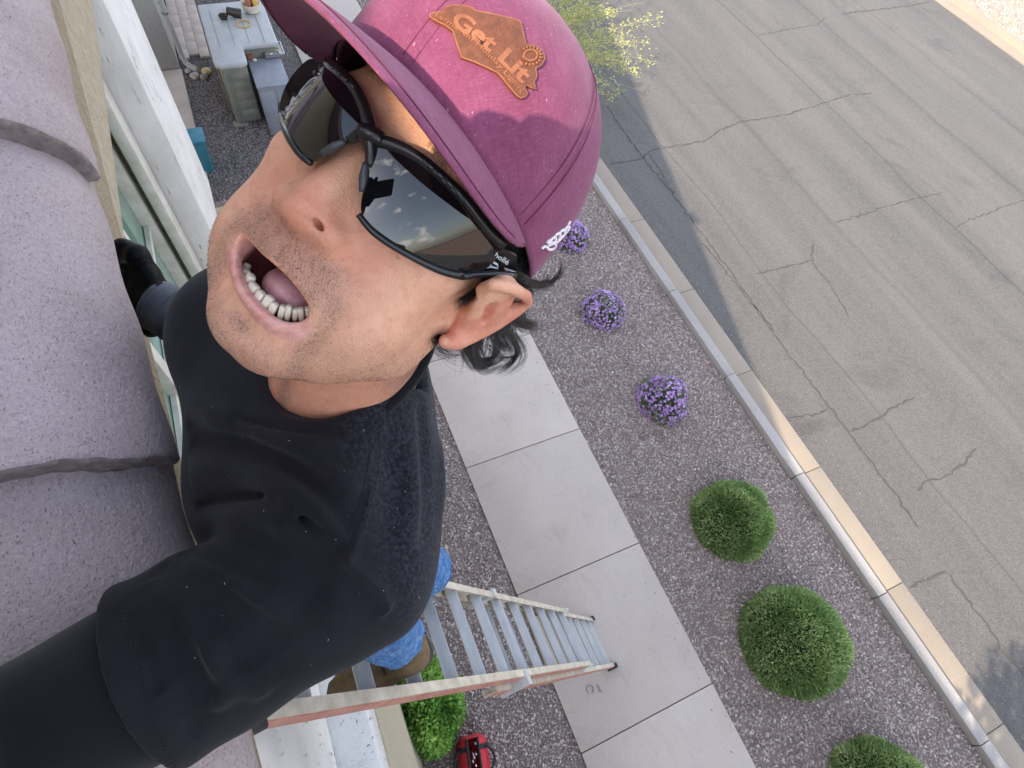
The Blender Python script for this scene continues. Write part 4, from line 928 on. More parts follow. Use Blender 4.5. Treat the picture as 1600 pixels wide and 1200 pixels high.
def bar(img, r, mat='frame_black', name='frame', zoff=0, n=None, parent=None, flat=1.0):
    P = np.array(img, float); s = np.r_[0, np.cumsum(np.linalg.norm(np.diff(P, axis=0), axis=1))]; n = n or max(8, int(s[-1] / 8)); t = np.linspace(0, s[-1], n)
    A = np.stack([np.interp(t, s, P[:, c]) for c in (0, 1)], 1)
    for _ in range(2): A[1:-1] = .25 * A[:-2] + .5 * A[1:-1] + .25 * A[2:]
    Q = np.array([hsurf(u, v, gz) + np.array([0, 0, zoff]) for u, v in A]); rr_ = np.interp(np.linspace(0, 1, n), np.linspace(0, 1, len(r)), r) if hasattr(r, '__len__') else [r] * n
    return MB().tube(h2w(Q), np.array(rr_) / 1000, 10).build(name, mat, parent or gl, smooth=True)
bar(zg([(455, 470), (500, 478), (560, 488), (640, 518), (720, 566), (800, 635), (870, 700), (935, 775), (990, 850), (1040, 915), (1090, 965)]), [3.4, 3.0, 2.6, 2.6, 3.0, 3.4, 4.2])       # brow bar, his left
bar(zg([(478, 440), (470, 400), (452, 330), (420, 260), (375, 195), (315, 140), (250, 95), (190, 72)]), [3.6, 3.0, 2.6, 2.8, 2.6])                                          # brow bar, his right
bar(zg([(465, 455), (420, 455), (370, 482)]), [3.6, 3.0, 2.0]); bar(zg([(470, 455), (480, 500), (478, 560), (465, 600)]), [4.4, 3.4, 2.6, 1.8]); bar(zg([(430, 440), (480, 455), (540, 480)]), [4.2, 4.8, 3.4], zoff=1)
bar(zg([(420, 825), (475, 897), (560, 960), (650, 1012), (740, 1060), (820, 1095), (905, 1112)]), [1.5, 1.9, 1.9, 2.1, 2.6], zoff=.3); bar(zg([(48, 300), (50, 370), (75, 432), (112, 500), (158, 562), (198, 584)]), [1.3, 1.7, 1.8, 1.6])
bar(zg([(905, 1113), (1000, 1104), (1090, 1108), (1150, 1118)]), [2.4, 2.0, 2.4, 3])
for q in ([(462, 588), (450, 650), (440, 725)], [(365, 488), (305, 520), (250, 548)]): bar(zg(q), [1.4, 2.2, 1.2], 'frame_grey', 'nose_pad', zoff=1.6)
for k in range(6): u, v = 735 + 42 * k, 583 + 41.5 * k; bar(zg([(u, v), (u + 22, v + 22)]), .9, 'frame_grey', 'vent', zoff=3.0, n=4)
for k in range(5): u, v = 262 + 33 * k, 108 + 30 * k; bar(zg([(u, v), (u + 16, v + 15)]), .8, 'frame_grey', 'vent', zoff=2.6, n=4)
# temples: wide arm on his left with print, plain one on the other side
tA = [hsurf(*p, gz) for p in zg([(1075, 965), (1050, 1060)])]
def slab3(P4, th, name, mat, parent=gl):
    P4 = np.array(P4); nrm = np.cross(P4[1] - P4[0], P4[3] - P4[0]); nrm /= np.linalg.norm(nrm); V = np.vstack([P4 + nrm * th / 2, P4 - nrm * th / 2]); n = len(P4)
    F = [tuple(range(n)), tuple(range(n, 2 * n))[::-1]] + [(i, n + i, n + (i + 1) % n, (i + 1) % n) for i in range(n)]
    return MB().add(h2w(V), F).build(name, mat, parent, bevel=.0006), nrm
tx = 73.5
T0 = hx(*zg([(1070, 958)])[0], 73.5); T1 = hx(*zg([(985, 1106)])[0], 70.5); T2 = hx(*zg([(1158, 1122)])[0], 80); T3 = hx(*zg([(1160, 1012)])[0], 81)
slab3([T0, T3, T2, T1], 3.2, 'temple_hinge', 'frame_black')
for sx in (1, -1):
    P_ = np.array([[68, 45, -62], [74, 43, -85], [75, 40, -110], [73, 28, -132], [70, 16, -142]], float); P_[:, 0] *= sx
    MB().tube(h2w(P_), [.003, .0033, .003, .0028, .0025], 10).build('temple_arm', 'frame_black', gl, smooth=True)
nP = np.cross(T3 - T0, T1 - T0); nP /= np.linalg.norm(nP); nP = nP if nP @ (HC - T0) > 0 else -nP
def tonto(img, zoff=2.6):
    out = []
    for u, v in img:
        d = hray(u, v); p0 = T0 + nP * zoff; out.append(HC + d * (((p0 - HC) @ nP) / (d @ nP)))
    return out
for img in ([(975, 1085), (1040, 1070), (1075, 1078), (1070, 1060), (1030, 1035), (1040, 1065)],):
    MB().tube(h2w(tonto(zg(img))), .0007, 6).build('chevron', 'print_grey', gl)
for k in range(6): MB().tube(h2w(tonto(zg([(1108 + k * 9, 1078 + k * 3), (1118 + k * 9, 1105 + k * 1)]), 2.6)), .0005, 6).build('grip_rib', 'print_grey', gl)
def text_mesh(s, size=1, bold=0.0, ext=0.0):
    cu = bpy.data.curves.new('t', 'FONT'); cu.body = s; cu.size = size; cu.offset = bold; cu.extrude = ext; cu.resolution_u = 3
    o = bpy.data.objects.new('t', cu); COL.objects.link(o); dg = bpy.context.evaluated_depsgraph_get(); me = bpy.data.meshes.new_from_object(o.evaluated_get(dg)); bpy.data.objects.remove(o); bpy.data.curves.remove(cu); return me
me = text_mesh('bollé', 1, .02); V = np.array([v.co[:] for v in me.vertices]); wd_ = V[:, 0].max()
o_, e1, e2 = np.array(zg([(1055, 1022)])[0]), np.array([21., 13.5]) / wd_, np.array([6., -9.]) * 1.1
me2 = mesh('lettering', h2w(tonto([o_ + e1 * v[0] + e2 * v[1] for v in V], 2.7)), [tuple(p.vertices) for p in me.polygons]); obj('lettering', me2, 'print_grey', gl)
# ================================================================ cap
def m_cap():
    g = NT('maroon_twill'); c = g.co()
    w = g.noise(900, 3, .6, g.co(scale=(.16, 1, .16))); w2 = g.noise(900, 3, .6, g.co(scale=(1, .16, 1)))
    base = g.ramp(g.noise(45, 5, .6, c), [(.3, srgb('733450')), (.7, srgb('854463'))])
    base = g.mix(base, srgb('57223b'), g.math('MULTIPLY', g.ramp(w, [(.4, (0,) * 3), (.6, (1,) * 3)]), .25)); base = g.mix(base, srgb('97617a'), g.math('MULTIPLY', g.ramp(w2, [(.5, (0,) * 3), (.65, (1,) * 3)]), .2))
    base = g.mix(base, srgb('c49aa8'), g.ramp(g.noise(520, 2, .6, c), [(.70, (0,) * 3), (.76, (.7,) * 3)]))
    g.set(Base_Color=base, Roughness=.95); g.b.inputs['Sheen Weight'].default_value = .14; g.b.inputs['Sheen Roughness'].default_value = .4; g.b.inputs['Sheen Tint'].default_value = (1, .75, .85, 1)
    g.bump(g.math('ADD', w, w2), .35, .0009)
m_cap(); simple('cap_thread', '571c35', '63223e', 200, .9); simple('white_thread', 'ddd6da', 'efe9ec', 300, .8, .5, 900, .001)
simple('leather', '7f4a30', '9a6040', 90, .6, .5, 500, .001); simple('leather_dark', '5d3523', '77452e', 260, .75, .8, 420, .0012); simple('cap_lining', (.02, .018, .02), None, rough=.9)
cap = empty('cap'); cap.parent = person; cap['label'] = 'maroon cap with leather patch'
CZ, CRX, CRZ = -106., 84., 104.
def crown(th, t):
    """th: 0 front, +90 his left; t: 0 rim .. 1 button"""
    s, c = np.sin(th), np.cos(th)
    yr = 58 + 20 * c - 2 * np.sin(th) ** 2 - 4.5 * s; rr_ = (1 - t ** 2.5) ** .46; top = 174
    fr = np.clip(c, 0, 1) ** 1.5
    x = CRX * s * rr_ * (1 + .03 * np.sin(np.pi * t)); z = CZ + CRZ * c * rr_ * (1 + (.05 * fr) * np.sin(np.pi * t)) - 8 * t
    y = yr + (top - yr) * (t ** (1.0 - .12 * fr))
    return np.stack([x, y, z], -1)
nth, nt_ = 144, 44
TH = np.linspace(-np.pi, np.pi, nth, endpoint=False); TT = np.linspace(0, 1, nt_) ** .9
Gd = crown(TH[None, :].repeat(nt_, 0), TT[:, None].repeat(nth, 1))
# six panel seams pressed in, soft dents in the cloth
seams = np.radians([-150, -90 + 22, -22 - 8, 30, 68, 150]) if False else np.radians([0, 62, 122, 180, -122, -62])
dth = np.min(np.abs((TH[None, :, None] - seams[None, None, :] + np.pi) % (2 * np.pi) - np.pi), axis=2) * 80 * (1 - TT[:, None] ** 2 * .9)
rg = np.random.default_rng(5)
nr = Gd - np.array([0, 70, CZ]); nr /= np.linalg.norm(nr, axis=2)[..., None]
dent = sum(np.sin(a * TH[None, :] + b + 3 * TT[:, None] * cc) * am for a, b, cc, am in ((2, .3, 1, .5), (3, 1.4, -1, .5), (5, 2.2, 1.5, .35), (7, .2, -2, .2)))
Gd = Gd + nr * (-1.0 * np.exp(-(dth / 1.5) ** 2) + dent * np.sin(np.pi * TT)[:, None])[..., None]
V = Gd.reshape(-1, 3); F = [(i * nth + j, i * nth + (j + 1) % nth, (i + 1) * nth + (j + 1) % nth, (i + 1) * nth + j) for i in range(nt_ - 1) for j in range(nth)]
ctr = np.array([0, 90, CZ]); Vi = (Gd[:8] - nr[:8] * 2.2).reshape(-1, 3); o = len(V)
F += [(o + i * nth + j, o + (i + 1) * nth + j, o + (i + 1) * nth + (j + 1) % nth, o + i * nth + (j + 1) % nth) for i in range(7) for j in range(nth)] + [(j, o + j, o + (j + 1) % nth, (j + 1) % nth) for j in range(nth)]
cme = mesh('crown', h2w(np.vstack([V, Vi])), F, True); crown_o = obj('crown', cme, 'maroon_twill', cap)
CBV = BVHTree.FromPolygons([Vector(p) for p in h2w(V)], F[:(nt_ - 1) * nth])
camv = Vector((0, 0, CH))
def on_cap(u, v, off=0.0):
    d = Vector(ray(u, v)).normalized(); h = CBV.ray_cast(camv, d)
    if h[0] is None: return None
    n = h[1] if h[1].dot(d) < 0 else -h[1]
    return np.array(h[0] + n * off)
for sgn in seams:                     # stitched seam lines
    for dd in (-3.2, 3.2):
        a = sgn + dd / 82; pts = crown(np.full(30, a), np.linspace(.03, .93, 30)); q = pts - ctr; q /= np.linalg.norm(q, axis=1)[:, None]
        MB().tube(h2w(pts + q * .1), .00028, 5).build('stitching', 'cap_thread', cap)
bt = MB().lathe([(0, 5), (5, 4.4), (8, 2.4), (8.8, 0)], 20).build('button', 'maroon_twill', cap, smooth=True)
M4 = Matrix(HM.tolist()).to_4x4(); bt.data.transform(Matrix.Scale(.001, 4)); bt.data.transform(M4 @ Matrix.Rotation(R(-90), 4, 'X')); bt.location = h2w((0, 173, CZ - 8))
# brim: curved peak, 72 mm deep, arched and tipped down
BA = R(72); nb, nd = 61, 16
def brim(s, q):
    """s -1..1 across, q 0 root .. 1 front edge"""
    th = s * BA; root = crown(th, 0 * th + .012); wdt = 64 * (np.clip(1 - np.abs(s) ** 2.6, 0, 1) ** .62)
    hx_ = root[..., 0] * (1 + .12 * q * (1 - np.abs(s)) ** .3)
    z = root[..., 2] + wdt * q; y = root[..., 1] - 1 - (.18 * wdt) * q - 3.5 * q * q * (wdt / 70) - 6 * (np.abs(s) ** 2.0) * q * (1 - np.abs(s) ** 6)
    return np.stack([hx_, y, z], -1)
Sg, Qg = np.meshgrid(np.linspace(-1, 1, nb), np.linspace(0, 1, nd), indexing='ij')
Bt = brim(Sg, Qg); V = np.vstack([Bt.reshape(-1, 3), (Bt - np.array([0, 3.0, 0])).reshape(-1, 3)])
V[:nb * nd][:, 1] -= (1.2 * sstep(.93, 1, Qg.ravel())); V[nb * nd:][:, 1] += (1.2 * sstep(.93, 1, Qg.ravel()))
V[:nb * nd, 1] -= .5 * (np.abs(Qg.ravel() - .9) < .02); m = nb * nd
F = [(i * nd + j, (i + 1) * nd + j, (i + 1) * nd + j + 1, i * nd + j + 1) for i in range(nb - 1) for j in range(nd - 1)]; F += [tuple(m + k for k in f[::-1]) for f in F]
F += [(i * nd + nd - 1, (i + 1) * nd + nd - 1, m + (i + 1) * nd + nd - 1, m + i * nd + nd - 1) for i in range(nb - 1)]
F += [(j, j + 1, m + j + 1, m + j) for j in range(nd - 1)] + [((nb - 1) * nd + j, m + (nb - 1) * nd + j, m + (nb - 1) * nd + j + 1, (nb - 1) * nd + j + 1) for j in range(nd - 1)]
obj('brim', mesh('brim', h2w(V), F, True), 'maroon_twill', cap)
for q, off in ((.90, .35), (.90, -3.3)):
    pts = brim(np.linspace(-.93, .93, 80), np.full(80, q)) + np.array([0, off, 0]); MB().tube(h2w(pts), .0003, 5).build('stitching', 'cap_thread', cap)
# ================================================================ patch, lettering and embroidery on the cap
from mathutils.geometry import delaunay_2d_cdt
def fill2d(poly, sp):
    P = np.array(poly, float); Q = []
    for a, b in zip(P, np.roll(P, -1, 0)):
        n = max(1, int(np.linalg.norm(b - a) / sp)); Q += [a + (b - a) * i / n for i in range(n)]
    nb = len(Q); X, Y = np.meshgrid(np.arange(P[:, 0].min(), P[:, 0].max(), sp), np.arange(P[:, 1].min(), P[:, 1].max(), sp)); X = X.ravel(); Y = Y.ravel()
    k = poly2(X, Y, [tuple(q) for q in Q]) < -sp * .45; pts = [Vector(q) for q in Q] + [Vector(q) for q in zip(X[k], Y[k])]
    v, e, f, *_ = delaunay_2d_cdt(pts, [(i, (i + 1) % nb) for i in range(nb)], [], 1, 1e-6)
    return np.array([q[:] for q in v]), [tuple(t) for t in f], nb
zp = lambda X, Y: (640 + X / 5, Y / 5)
patch_poly = [(160, 130), (225, 108), (262, 125), (285, 115), (270, 70), (300, 85), (345, 72), (420, 68), (485, 85), (510, 108), (600, 125), (690, 145), (780, 165), (850, 190), (865, 240), (880, 310), (895, 362), (950, 370), (1000, 395), (1030, 440), (1035, 480), (1010, 520), (965, 550), (975, 590), (970, 620), (955, 640), (960, 670), (970, 705), (930, 695), (895, 670), (885, 690), (905, 735), (890, 760), (850, 775), (820, 755), (760, 685), (710, 620), (670, 580), (600, 545), (500, 500), (400, 465), (375, 390), (345, 300), (335, 265), (280, 225), (210, 190), (160, 155)]
def cap_piece(V2, F, off, name, mat, parent, skirt=0):
    V = [on_cap(*zp(x, y), off) for x, y in V2]; ok = [v is not None for v in V]; V = [v if v is not None else np.zeros(3) for v in V]; F = [f for f in F if all(ok[i] for i in f)]
    if skirt:
        V2b = [on_cap(*zp(x, y), off - skirt) for x, y in V2]; o = len(V); V += [v if v is not None else np.zeros(3) for v in V2b]
        cnt = {}
        for f in F:
            for a, b in zip(f, f[1:] + f[:1]): cnt[(a, b)] = 1
        F = F + [(b, a, o + a, o + b) for (a, b) in cnt if (b, a) not in cnt]
    me = mesh(name, V, F, True); me.set_sharp_from_angle(angle=R(45)); return obj(name, me, mat, parent)
def inset(poly, d):
    P = np.array(poly, float); A = np.roll(P, 1, 0); B = np.roll(P, -1, 0); t1 = P - A; t2 = B - P; t1 /= np.linalg.norm(t1, axis=1)[:, None]; t2 /= np.linalg.norm(t2, axis=1)[:, None]
    n = np.stack([-t1[:, 1] - t2[:, 1], t1[:, 0] + t2[:, 0]], 1); n /= np.linalg.norm(n, axis=1)[:, None] + 1e-9; return P + n * d
V2, F2, nb = fill2d(patch_poly, 26); patch = cap_piece(V2, F2, .0024, 'patch', 'leather', cap, .0024); patch['label'] = 'brown leather patch with raised lettering'
ip = inset(patch_poly, 13); V2, F2, nb = fill2d(ip, 26); cap_piece(V2, F2, .0027, 'engraved_field', 'leather_dark', cap, .0006)
def put_text(s, fn, bold, name, off=.0031):
    me = text_mesh(s, 1, bold); V = np.array([v.co[:] for v in me.vertices]); V[:, 0] /= V[:, 0].max()
    return cap_piece([fn(v[0], v[1]) for v in V], [tuple(p.vertices) for p in me.polygons], off, name, 'leather', cap, .0006)
def bez(P0, P1, P2, h, shear=0.0):
    P0, P1, P2 = map(lambda a: np.array(a, float), (P0, P1, P2))
    def fn(s, t):
        p = (1 - s) ** 2 * P0 + 2 * s * (1 - s) * P1 + s * s * P2; d = 2 * (1 - s) * (P1 - P0) + 2 * s * (P2 - P1); d /= np.linalg.norm(d); n = np.array([d[1], -d[0]])
        return p + n * t * h
    return fn
put_text('Get Lit', bez((322, 215), (600, 380), (858, 665), 165), .035, 'lettering')
put_text('Permanent Holiday Lights', bez((196, 160), (560, 345), (842, 742), 50), .012, 'lettering')
def cap_line(pts, r, name, mat, off=.003):
    Q = [on_cap(*p, off) for p in pts]; Q = [q for q in Q if q is not None]
    return MB().tube(Q, r, 6).build(name, mat, cap, smooth=True) if len(Q) > 1 else None
cap_line([zp(918 + 50 * math.cos(a), 452 + 40 * math.sin(a)) for a in np.linspace(0, 6.28, 24)], .0007, 'bulb_outline', 'leather')
cap_line([zp(*p) for p in ((880, 470), (862, 478), (858, 462), (875, 450))], .0007, 'bulb_base', 'leather')
for k in range(13):
    a = -2.3 + k * .36; cap_line([zp(918 + r_ * math.cos(a), 455 + r_ * .86 * math.sin(a)) for r_ in (66, 88)], .0006, 'bulb_ray', 'leather')
ze = lambda P: [(780 + x / 4, 160 + y / 4) for x, y in P]
def smooth_line(P, n=40):
    P = np.array(P, float); s = np.r_[0, np.cumsum(np.linalg.norm(np.diff(P, axis=0), axis=1))]; t = np.linspace(0, s[-1], n); A = np.stack([np.interp(t, s, P[:, c]) for c in range(P.shape[1])], 1)
    for _ in range(2): A[1:-1] = .25 * A[:-2] + .5 * A[1:-1] + .25 * A[2:]
    return A
for P_ in ([(262, 912), (280, 893), (296, 898), (300, 916), (325, 918), (346, 905), (352, 880), (335, 872), (300, 876), (292, 868), (318, 858)], [(318, 880), (322, 850), (345, 836), (352, 858), (334, 876)], [(345, 862), (348, 826), (372, 812), (380, 838), (362, 858)], [(372, 842), (378, 804), (400, 790), (408, 812), (390, 838)], [(404, 818), (412, 780), (430, 768), (434, 784), (420, 800)], [(425, 782), (430, 756), (440, 738)], [(300, 892), (360, 868), (415, 808)]):
    cap_line([tuple(p) for p in smooth_line(ze(P_), 26)], .0010, 'embroidery', 'white_thread', .0005)
# ================================================================ hair, brows, stubble
simple('black_hair', (.010, .009, .009), (.022, .019, .018), 300, .38, spec=.6); simple('brow_hair', (.028, .018, .012), None, rough=.5); simple('stubble', (.03, .024, .02), (.07, .058, .05), 400, .6)
def strand_mesh(name, L, rad, mat, parent, taper=.35):
    """L: (n, m, 3) polylines in metres; three-sided tapered tubes joined in one part"""
    L = np.asarray(L, float); n, m, _ = L.shape; T = np.gradient(L, axis=1); T /= np.linalg.norm(T, axis=2)[..., None] + 1e-12
    A = np.array([.31, .77, .55]); U = np.cross(T, A); U /= np.linalg.norm(U, axis=2)[..., None] + 1e-12; B = np.cross(T, U)
    r = (np.linspace(1, taper, m)[None, :, None] * np.broadcast_to(np.asarray(rad), (n,))[:, None, None])
    V = np.stack([L + r * (math.cos(a) * U + math.sin(a) * B) for a in (0, 2.094, 4.189)], 2).reshape(-1, 3)
    i = (np.arange(n)[:, None] * m + np.arange(m - 1)[None, :]).ravel() * 3; F = np.concatenate([np.stack([i + k, i + (k + 1) % 3, i + 3 + (k + 1) % 3, i + 3 + k], 1) for k in range(3)])
    return tag(obj(name, mesh(name, V, F, True), mat, parent), kind='stuff')
bvh_pts = WW; FT = np.array(bme.polygons[0].vertices) if False else None
SKIN = BVHTree.FromObject(person, bpy.context.evaluated_depsgraph_get()) if False else BVHTree.FromPolygons([Vector(p) for p in WW], [tuple(int(i) for i in f) for f in Fb])
def on_skin(u, v):
    h = SKIN.ray_cast(camv, Vector(ray(u, v)).normalized()); return (np.array(h[0]), np.array(h[1])) if h[0] is not None else (None, None)
rg = np.random.default_rng(77)
zh = lambda P: [(640 + x / 5.454, 380 + y / 5.454) for x, y in P]
LOCKS = [  # image guide, head-x start, head-x end, strands, spread mm
    (zh([(470, 770), (480, 880), (520, 980), (580, 1070), (650, 1075), (730, 1000), (770, 930)]), 78, 80, 34, 1.5), (zh([(560, 740), (530, 850), (560, 960), (620, 1030), (700, 1010), (760, 930), (740, 840), (690, 770)]), 80, 84, 44, 1.9),
    (zh([(640, 700), (600, 800), (590, 900), (560, 990), (600, 1060), (690, 1030)]), 79, 82, 30, 1.6), (zh([(700, 680), (740, 780), (770, 860), (830, 910), (900, 890)]), 82, 84, 36, 1.9), (zh([(760, 650), (830, 760), (900, 850), (930, 930), (900, 1010), (830, 1070), (730, 1105)]), 84, 88, 40, 1.8),
    (zh([(820, 600), (860, 680), (850, 760), (900, 820), (960, 900), (960, 980)]), 84, 88, 14, 2.6), (zh([(850, 590), (900, 660), (960, 705), (1040, 715), (1110, 680)]), 86, 90, 52, 2.2), (zh([(900, 560), (930, 640), (1000, 700), (1080, 715)]), 86, 90, 36, 2.2),
    (zh([(960, 330), (1040, 370), (1130, 380), (1220, 350), (1290, 280), (1310, 190), (1290, 140)]), 88, 90, 18, 1.6), (zh([(930, 300), (1020, 350), (1110, 380), (1200, 360), (1240, 310)]), 86, 90, 70, 2.4), (zh([(900, 200), (960, 300), (1000, 360), (1080, 400)]), 75, 88, 50, 2.6),
    (zh([(700, 250), (650, 330), (570, 430), (480, 500), (410, 560)]), 75.5, 77, 46, 1.6), (zh([(720, 260), (680, 330), (640, 400), (580, 470)]), 74, 80, 34, 1.8), (zh([(720, 280), (760, 350), (850, 410), (950, 440), (1040, 460)]), 75, 98, 40, 1.8), (zh([(760, 270), (830, 350), (930, 420), (1050, 440), (1090, 410)]), 76, 98, 26, 1.5),
    (zh([(820, 280), (880, 300), (940, 330), (990, 380), (1040, 470), (980, 530)]), 78, 98, 22, 2.0), (zh([(840, 80), (870, 180), (930, 280), (990, 340)]), 73, 84, 60, 2.6), (zh([(260, 820), (330, 850), (420, 840), (520, 790), (620, 720), (720, 650)]), 74, 80, 60, 1.8),
    (zh([(250, 830), (290, 920), (360, 960), (430, 880)]), 74, 76, 9, 2.6), (zh([(240, 840), (270, 950), (400, 1010), (520, 1000)]), 74, 78, 7, 3.0), (zh([(700, 900), (800, 1000), (900, 990), (970, 940), (940, 850)]), 82, 86, 12, 2.6), (zh([(640, 760), (760, 800), (860, 860), (990, 870)]), 82, 88, 10, 3.0)]
CLO = rg.normal(0, 1, (4, 3))
LL = []; LR = []
for img, xa, xb, n, spd in LOCKS + [([(u + du, v + dv) for u, v in im], a_ - 2, b_ - 2, max(3, int(n_ * .16)), sp_ * 1.1) for im, a_, b_, n_, sp_ in LOCKS[:8] for du, dv in ((13, 4), (-9, 3), (5, 9))]:
    A = smooth_line(img, 26)
    for k in range(int(n * 3.4)):
        cl_ = rg.integers(0, 4); o1, o2 = rg.normal(0, spd * .75, 3) + CLO[cl_] * spd * 1.2, rg.normal(0, spd * .7, 3) + CLO[(cl_ + 1) % 4] * spd * 1.3; f = rg.uniform(.75, 1.0); t = np.linspace(0, f, 26); c = np.stack([np.interp(t, np.linspace(0, 1, 26), A[:, j]) for j in (0, 1)], 1)
        ph = rg.uniform(0, 6); P_ = np.array([hx(u, v, xa + (xb - xa) * s) for (u, v), s in zip(c, t)]); P_ += o1 * (1 - t[:, None]) * .6 + o2 * t[:, None] + .5 * np.sin(9 * t + ph)[:, None] * np.array([.3, 1, .6])
        LL.append(h2w(P_)); LR.append(rg.uniform(.00010, .00020))
strand_mesh('hair', LL, LR, 'black_hair', person)
# hair under the cap and behind the ears, as a close mass of strands over the scalp
LL = []
for k in range(2600):
    sd = rg.choice([-1, 1]); p = np.array([sd * rg.uniform(66, 75), rg.uniform(-8, 60), rg.uniform(-185, -104)]); p[0] *= math.sqrt(max(.1, 1 - ((p[2] + 112) / 97) ** 2)) * 1.04
    if p[2] > -108 and p[1] < 22: continue
    d = np.array([sd * .25, -1, -.35]) + rg.normal(0, .25, 3); LL.append(h2w(np.array([p + d * s + np.array([sd * .02 * s * s, 0, 0]) for s in np.linspace(0, rg.uniform(10, 22), 8)])))
strand_mesh('nape_hair', LL, .00016, 'black_hair', person)
def skin_hairs(name, poly, n, dirpx, ln, rad, mat, lift=.35, jit=.35):
    LL = []; P = np.array(poly, float)
    while len(LL) < n:
        u, v = rg.uniform(P[:, 0].min(), P[:, 0].max()), rg.uniform(P[:, 1].min(), P[:, 1].max())
        if poly2(np.array([u]), np.array([v]), poly)[0] > rg.exponential(3): continue
        p, nn = on_skin(u, v)
        if p is None: n -= 1; continue
        q, _ = on_skin(u + dirpx[0] + rg.normal(0, 2), v + dirpx[1] + rg.normal(0, 2))
        if q is None: n -= 1; continue
        d = q - p; d /= np.linalg.norm(d) + 1e-9; d = d + rg.normal(0, jit, 3) * .4; l = ln * rg.uniform(.6, 1.2); s = np.linspace(0, 1, 5)[:, None]
        LL.append(p + d * l * s + nn * (lift * l * s * (1 - .4 * s)))
    strand_mesh(name, LL, rad, mat, person)
skin_hairs('eyebrow', [(536, 96), (556, 86), (580, 88), (596, 100), (602, 122), (592, 112), (572, 104), (550, 104)], 420, (6, 9), .0085, .00006, 'brow_hair')
skin_hairs('eyebrow', [(570, 100), (592, 100), (606, 132), (590, 122)], 110, (4, 10), .008, .00004, 'brow_hair')
skin_hairs('eyebrow', [(668, 214), (684, 218), (712, 262), (700, 258)], 150, (-3, 9), .007, .00004, 'brow_hair')
# stubble: grown from the skin where the beard mask says so
Fq = Fb; Pc = WW[Fq].mean(1); e1, e2 = WW[Fq[:, 1]] - WW[Fq[:, 0]], WW[Fq[:, 3]] - WW[Fq[:, 0]]; nn = np.cross(e1, e2); ar = np.linalg.norm(nn, axis=1); nn /= ar[:, None] + 1e-15
wgt = beard[Fq].mean(1) ** 1.15 * ar; wgt[ar > 2e-5] = 0; wgt /= wgt.sum(); NS = 46000
pick = rg.choice(len(Fq), NS, p=wgt); a, b = rg.random((2, NS, 1)); q = WW[Fq[pick]]; P0 = (1 - a) * (1 - b) * q[:, 0] + a * (1 - b) * q[:, 1] + a * b * q[:, 2] + (1 - a) * b * q[:, 3]
cen = HT + HM @ np.array([0, -20, -90]) / 1000; n_ = nn[pick]; n_ *= np.sign(((P0 - cen) * n_).sum(1))[:, None]
dn = np.broadcast_to(HM @ np.array([0, -1, 0]), n_.shape) + rg.normal(0, .35, n_.shape); dn = dn - n_ * (dn * n_).sum(1)[:, None]; dn /= np.linalg.norm(dn, axis=1)[:, None]
ln = rg.uniform(.0007, .0020, (NS, 1)); s = np.linspace(0, 1, 3)[None, :, None]; LL = P0[:, None] - n_[:, None] * .0002 + (dn * ln)[:, None] * s + (n_ * ln)[:, None] * .75 * s * (1 - .35 * s)
strand_mesh('beard_stubble', LL, rg.uniform(.00005, .00011, NS), 'stubble', person, .5)
# ================================================================ clothes (world metres, z measured from the camera height)
def m_cloth(name, a, b, dust=.0, lint=.0, rough=.95, sheen=.06):
    g = NT(name); c = g.co(); base = g.ramp(g.noise(16, 5, .6, c), [(.3, srgb(a)), (.7, srgb(b))])
    if dust: base = g.mix(base, srgb('3d404a'), g.math('MULTIPLY', g.attr('dust'), g.ramp(g.noise(300, 4, .7, c), [(.42, (0,) * 3), (.72, (1,) * 3)])))
    if lint: base = g.mix(base, srgb('a5a5a8'), g.ramp(g.vor(150, vec=c), [(.0, (.5,) * 3), (.03, (0,) * 3)]))
    g.set(Base_Color=base, Roughness=rough); g.b.inputs['Sheen Weight'].default_value = sheen; g.b.inputs['Sheen Roughness'].default_value = .5; g.b.inputs['Specular IOR Level'].default_value = .15
    g.bump(g.noise(900, 3, .6, c), .3, .0008)
m_cloth('black_jersey', '151418', '1e1d22', 1, 1); m_cloth('black_knit', '0f0f12', '16161a', 0, 0, .9, .15); m_cloth('glove_nitrile', '08080a', '121214', 0, 0, .45, 0); m_cloth('glove_knit', '45464c', '6a6b70', 0, 0, .95, .1)
def w3(p): return np.array(p, np.float32)
ARM = np.array(ELB) - np.array(SHL); ARMD = (ARM / np.linalg.norm(ARM)).astype(np.float32); HEM = np.array(SHL) + ARMD * .168
COLC = np.array([-.331, .016, -.452]); COLR = .086
def collar_pt(a, r=COLR): return COLC + np.array([r * math.sin(a), -r * math.cos(a), -.40 * r * math.cos(a) - .10 * r * math.sin(a)])
CA = [collar_pt(a) for a in np.linspace(0, 2 * math.pi, 41)]; CN = np.cross(collar_pt(1.57) - COLC, collar_pt(3.14) - COLC); CN /= np.linalg.norm(CN); CN = CN if CN[2] > 0 else -CN
def torso(P):
    d = ell(P, (-.305, -.055, -.70), (.180, .132, .215)); d = smin(d, ell(P, (-.32, -.07, -.98), (.15, .115, .28)), .06)
    d = smin(d, rcone(P, SHL, (-.30, .0, -.545), .066, .085), .05); d = smin(d, rcone(P, SHR, (-.32, -.01, -.56), .072, .085), .05)
    d = smin(d, rcone(P, (-.315, .03, -.485), (-.18, -.015, -.515), .062, .06), .04); d = smin(d, rcone(P, (-.215, .012, -.58), (-.29, .0, -.75), .062, .075), .05)
    sl = rcone(P, SHL, HEM + ARMD * .03, .074, .082); d = smin(d, sl, .045)
    sr = rcone(P, SHR, np.array(SHR) + (np.array(ELR) - np.array(SHR)) * .75, .07, .068); d = smin(d, sr, .04)
    return d
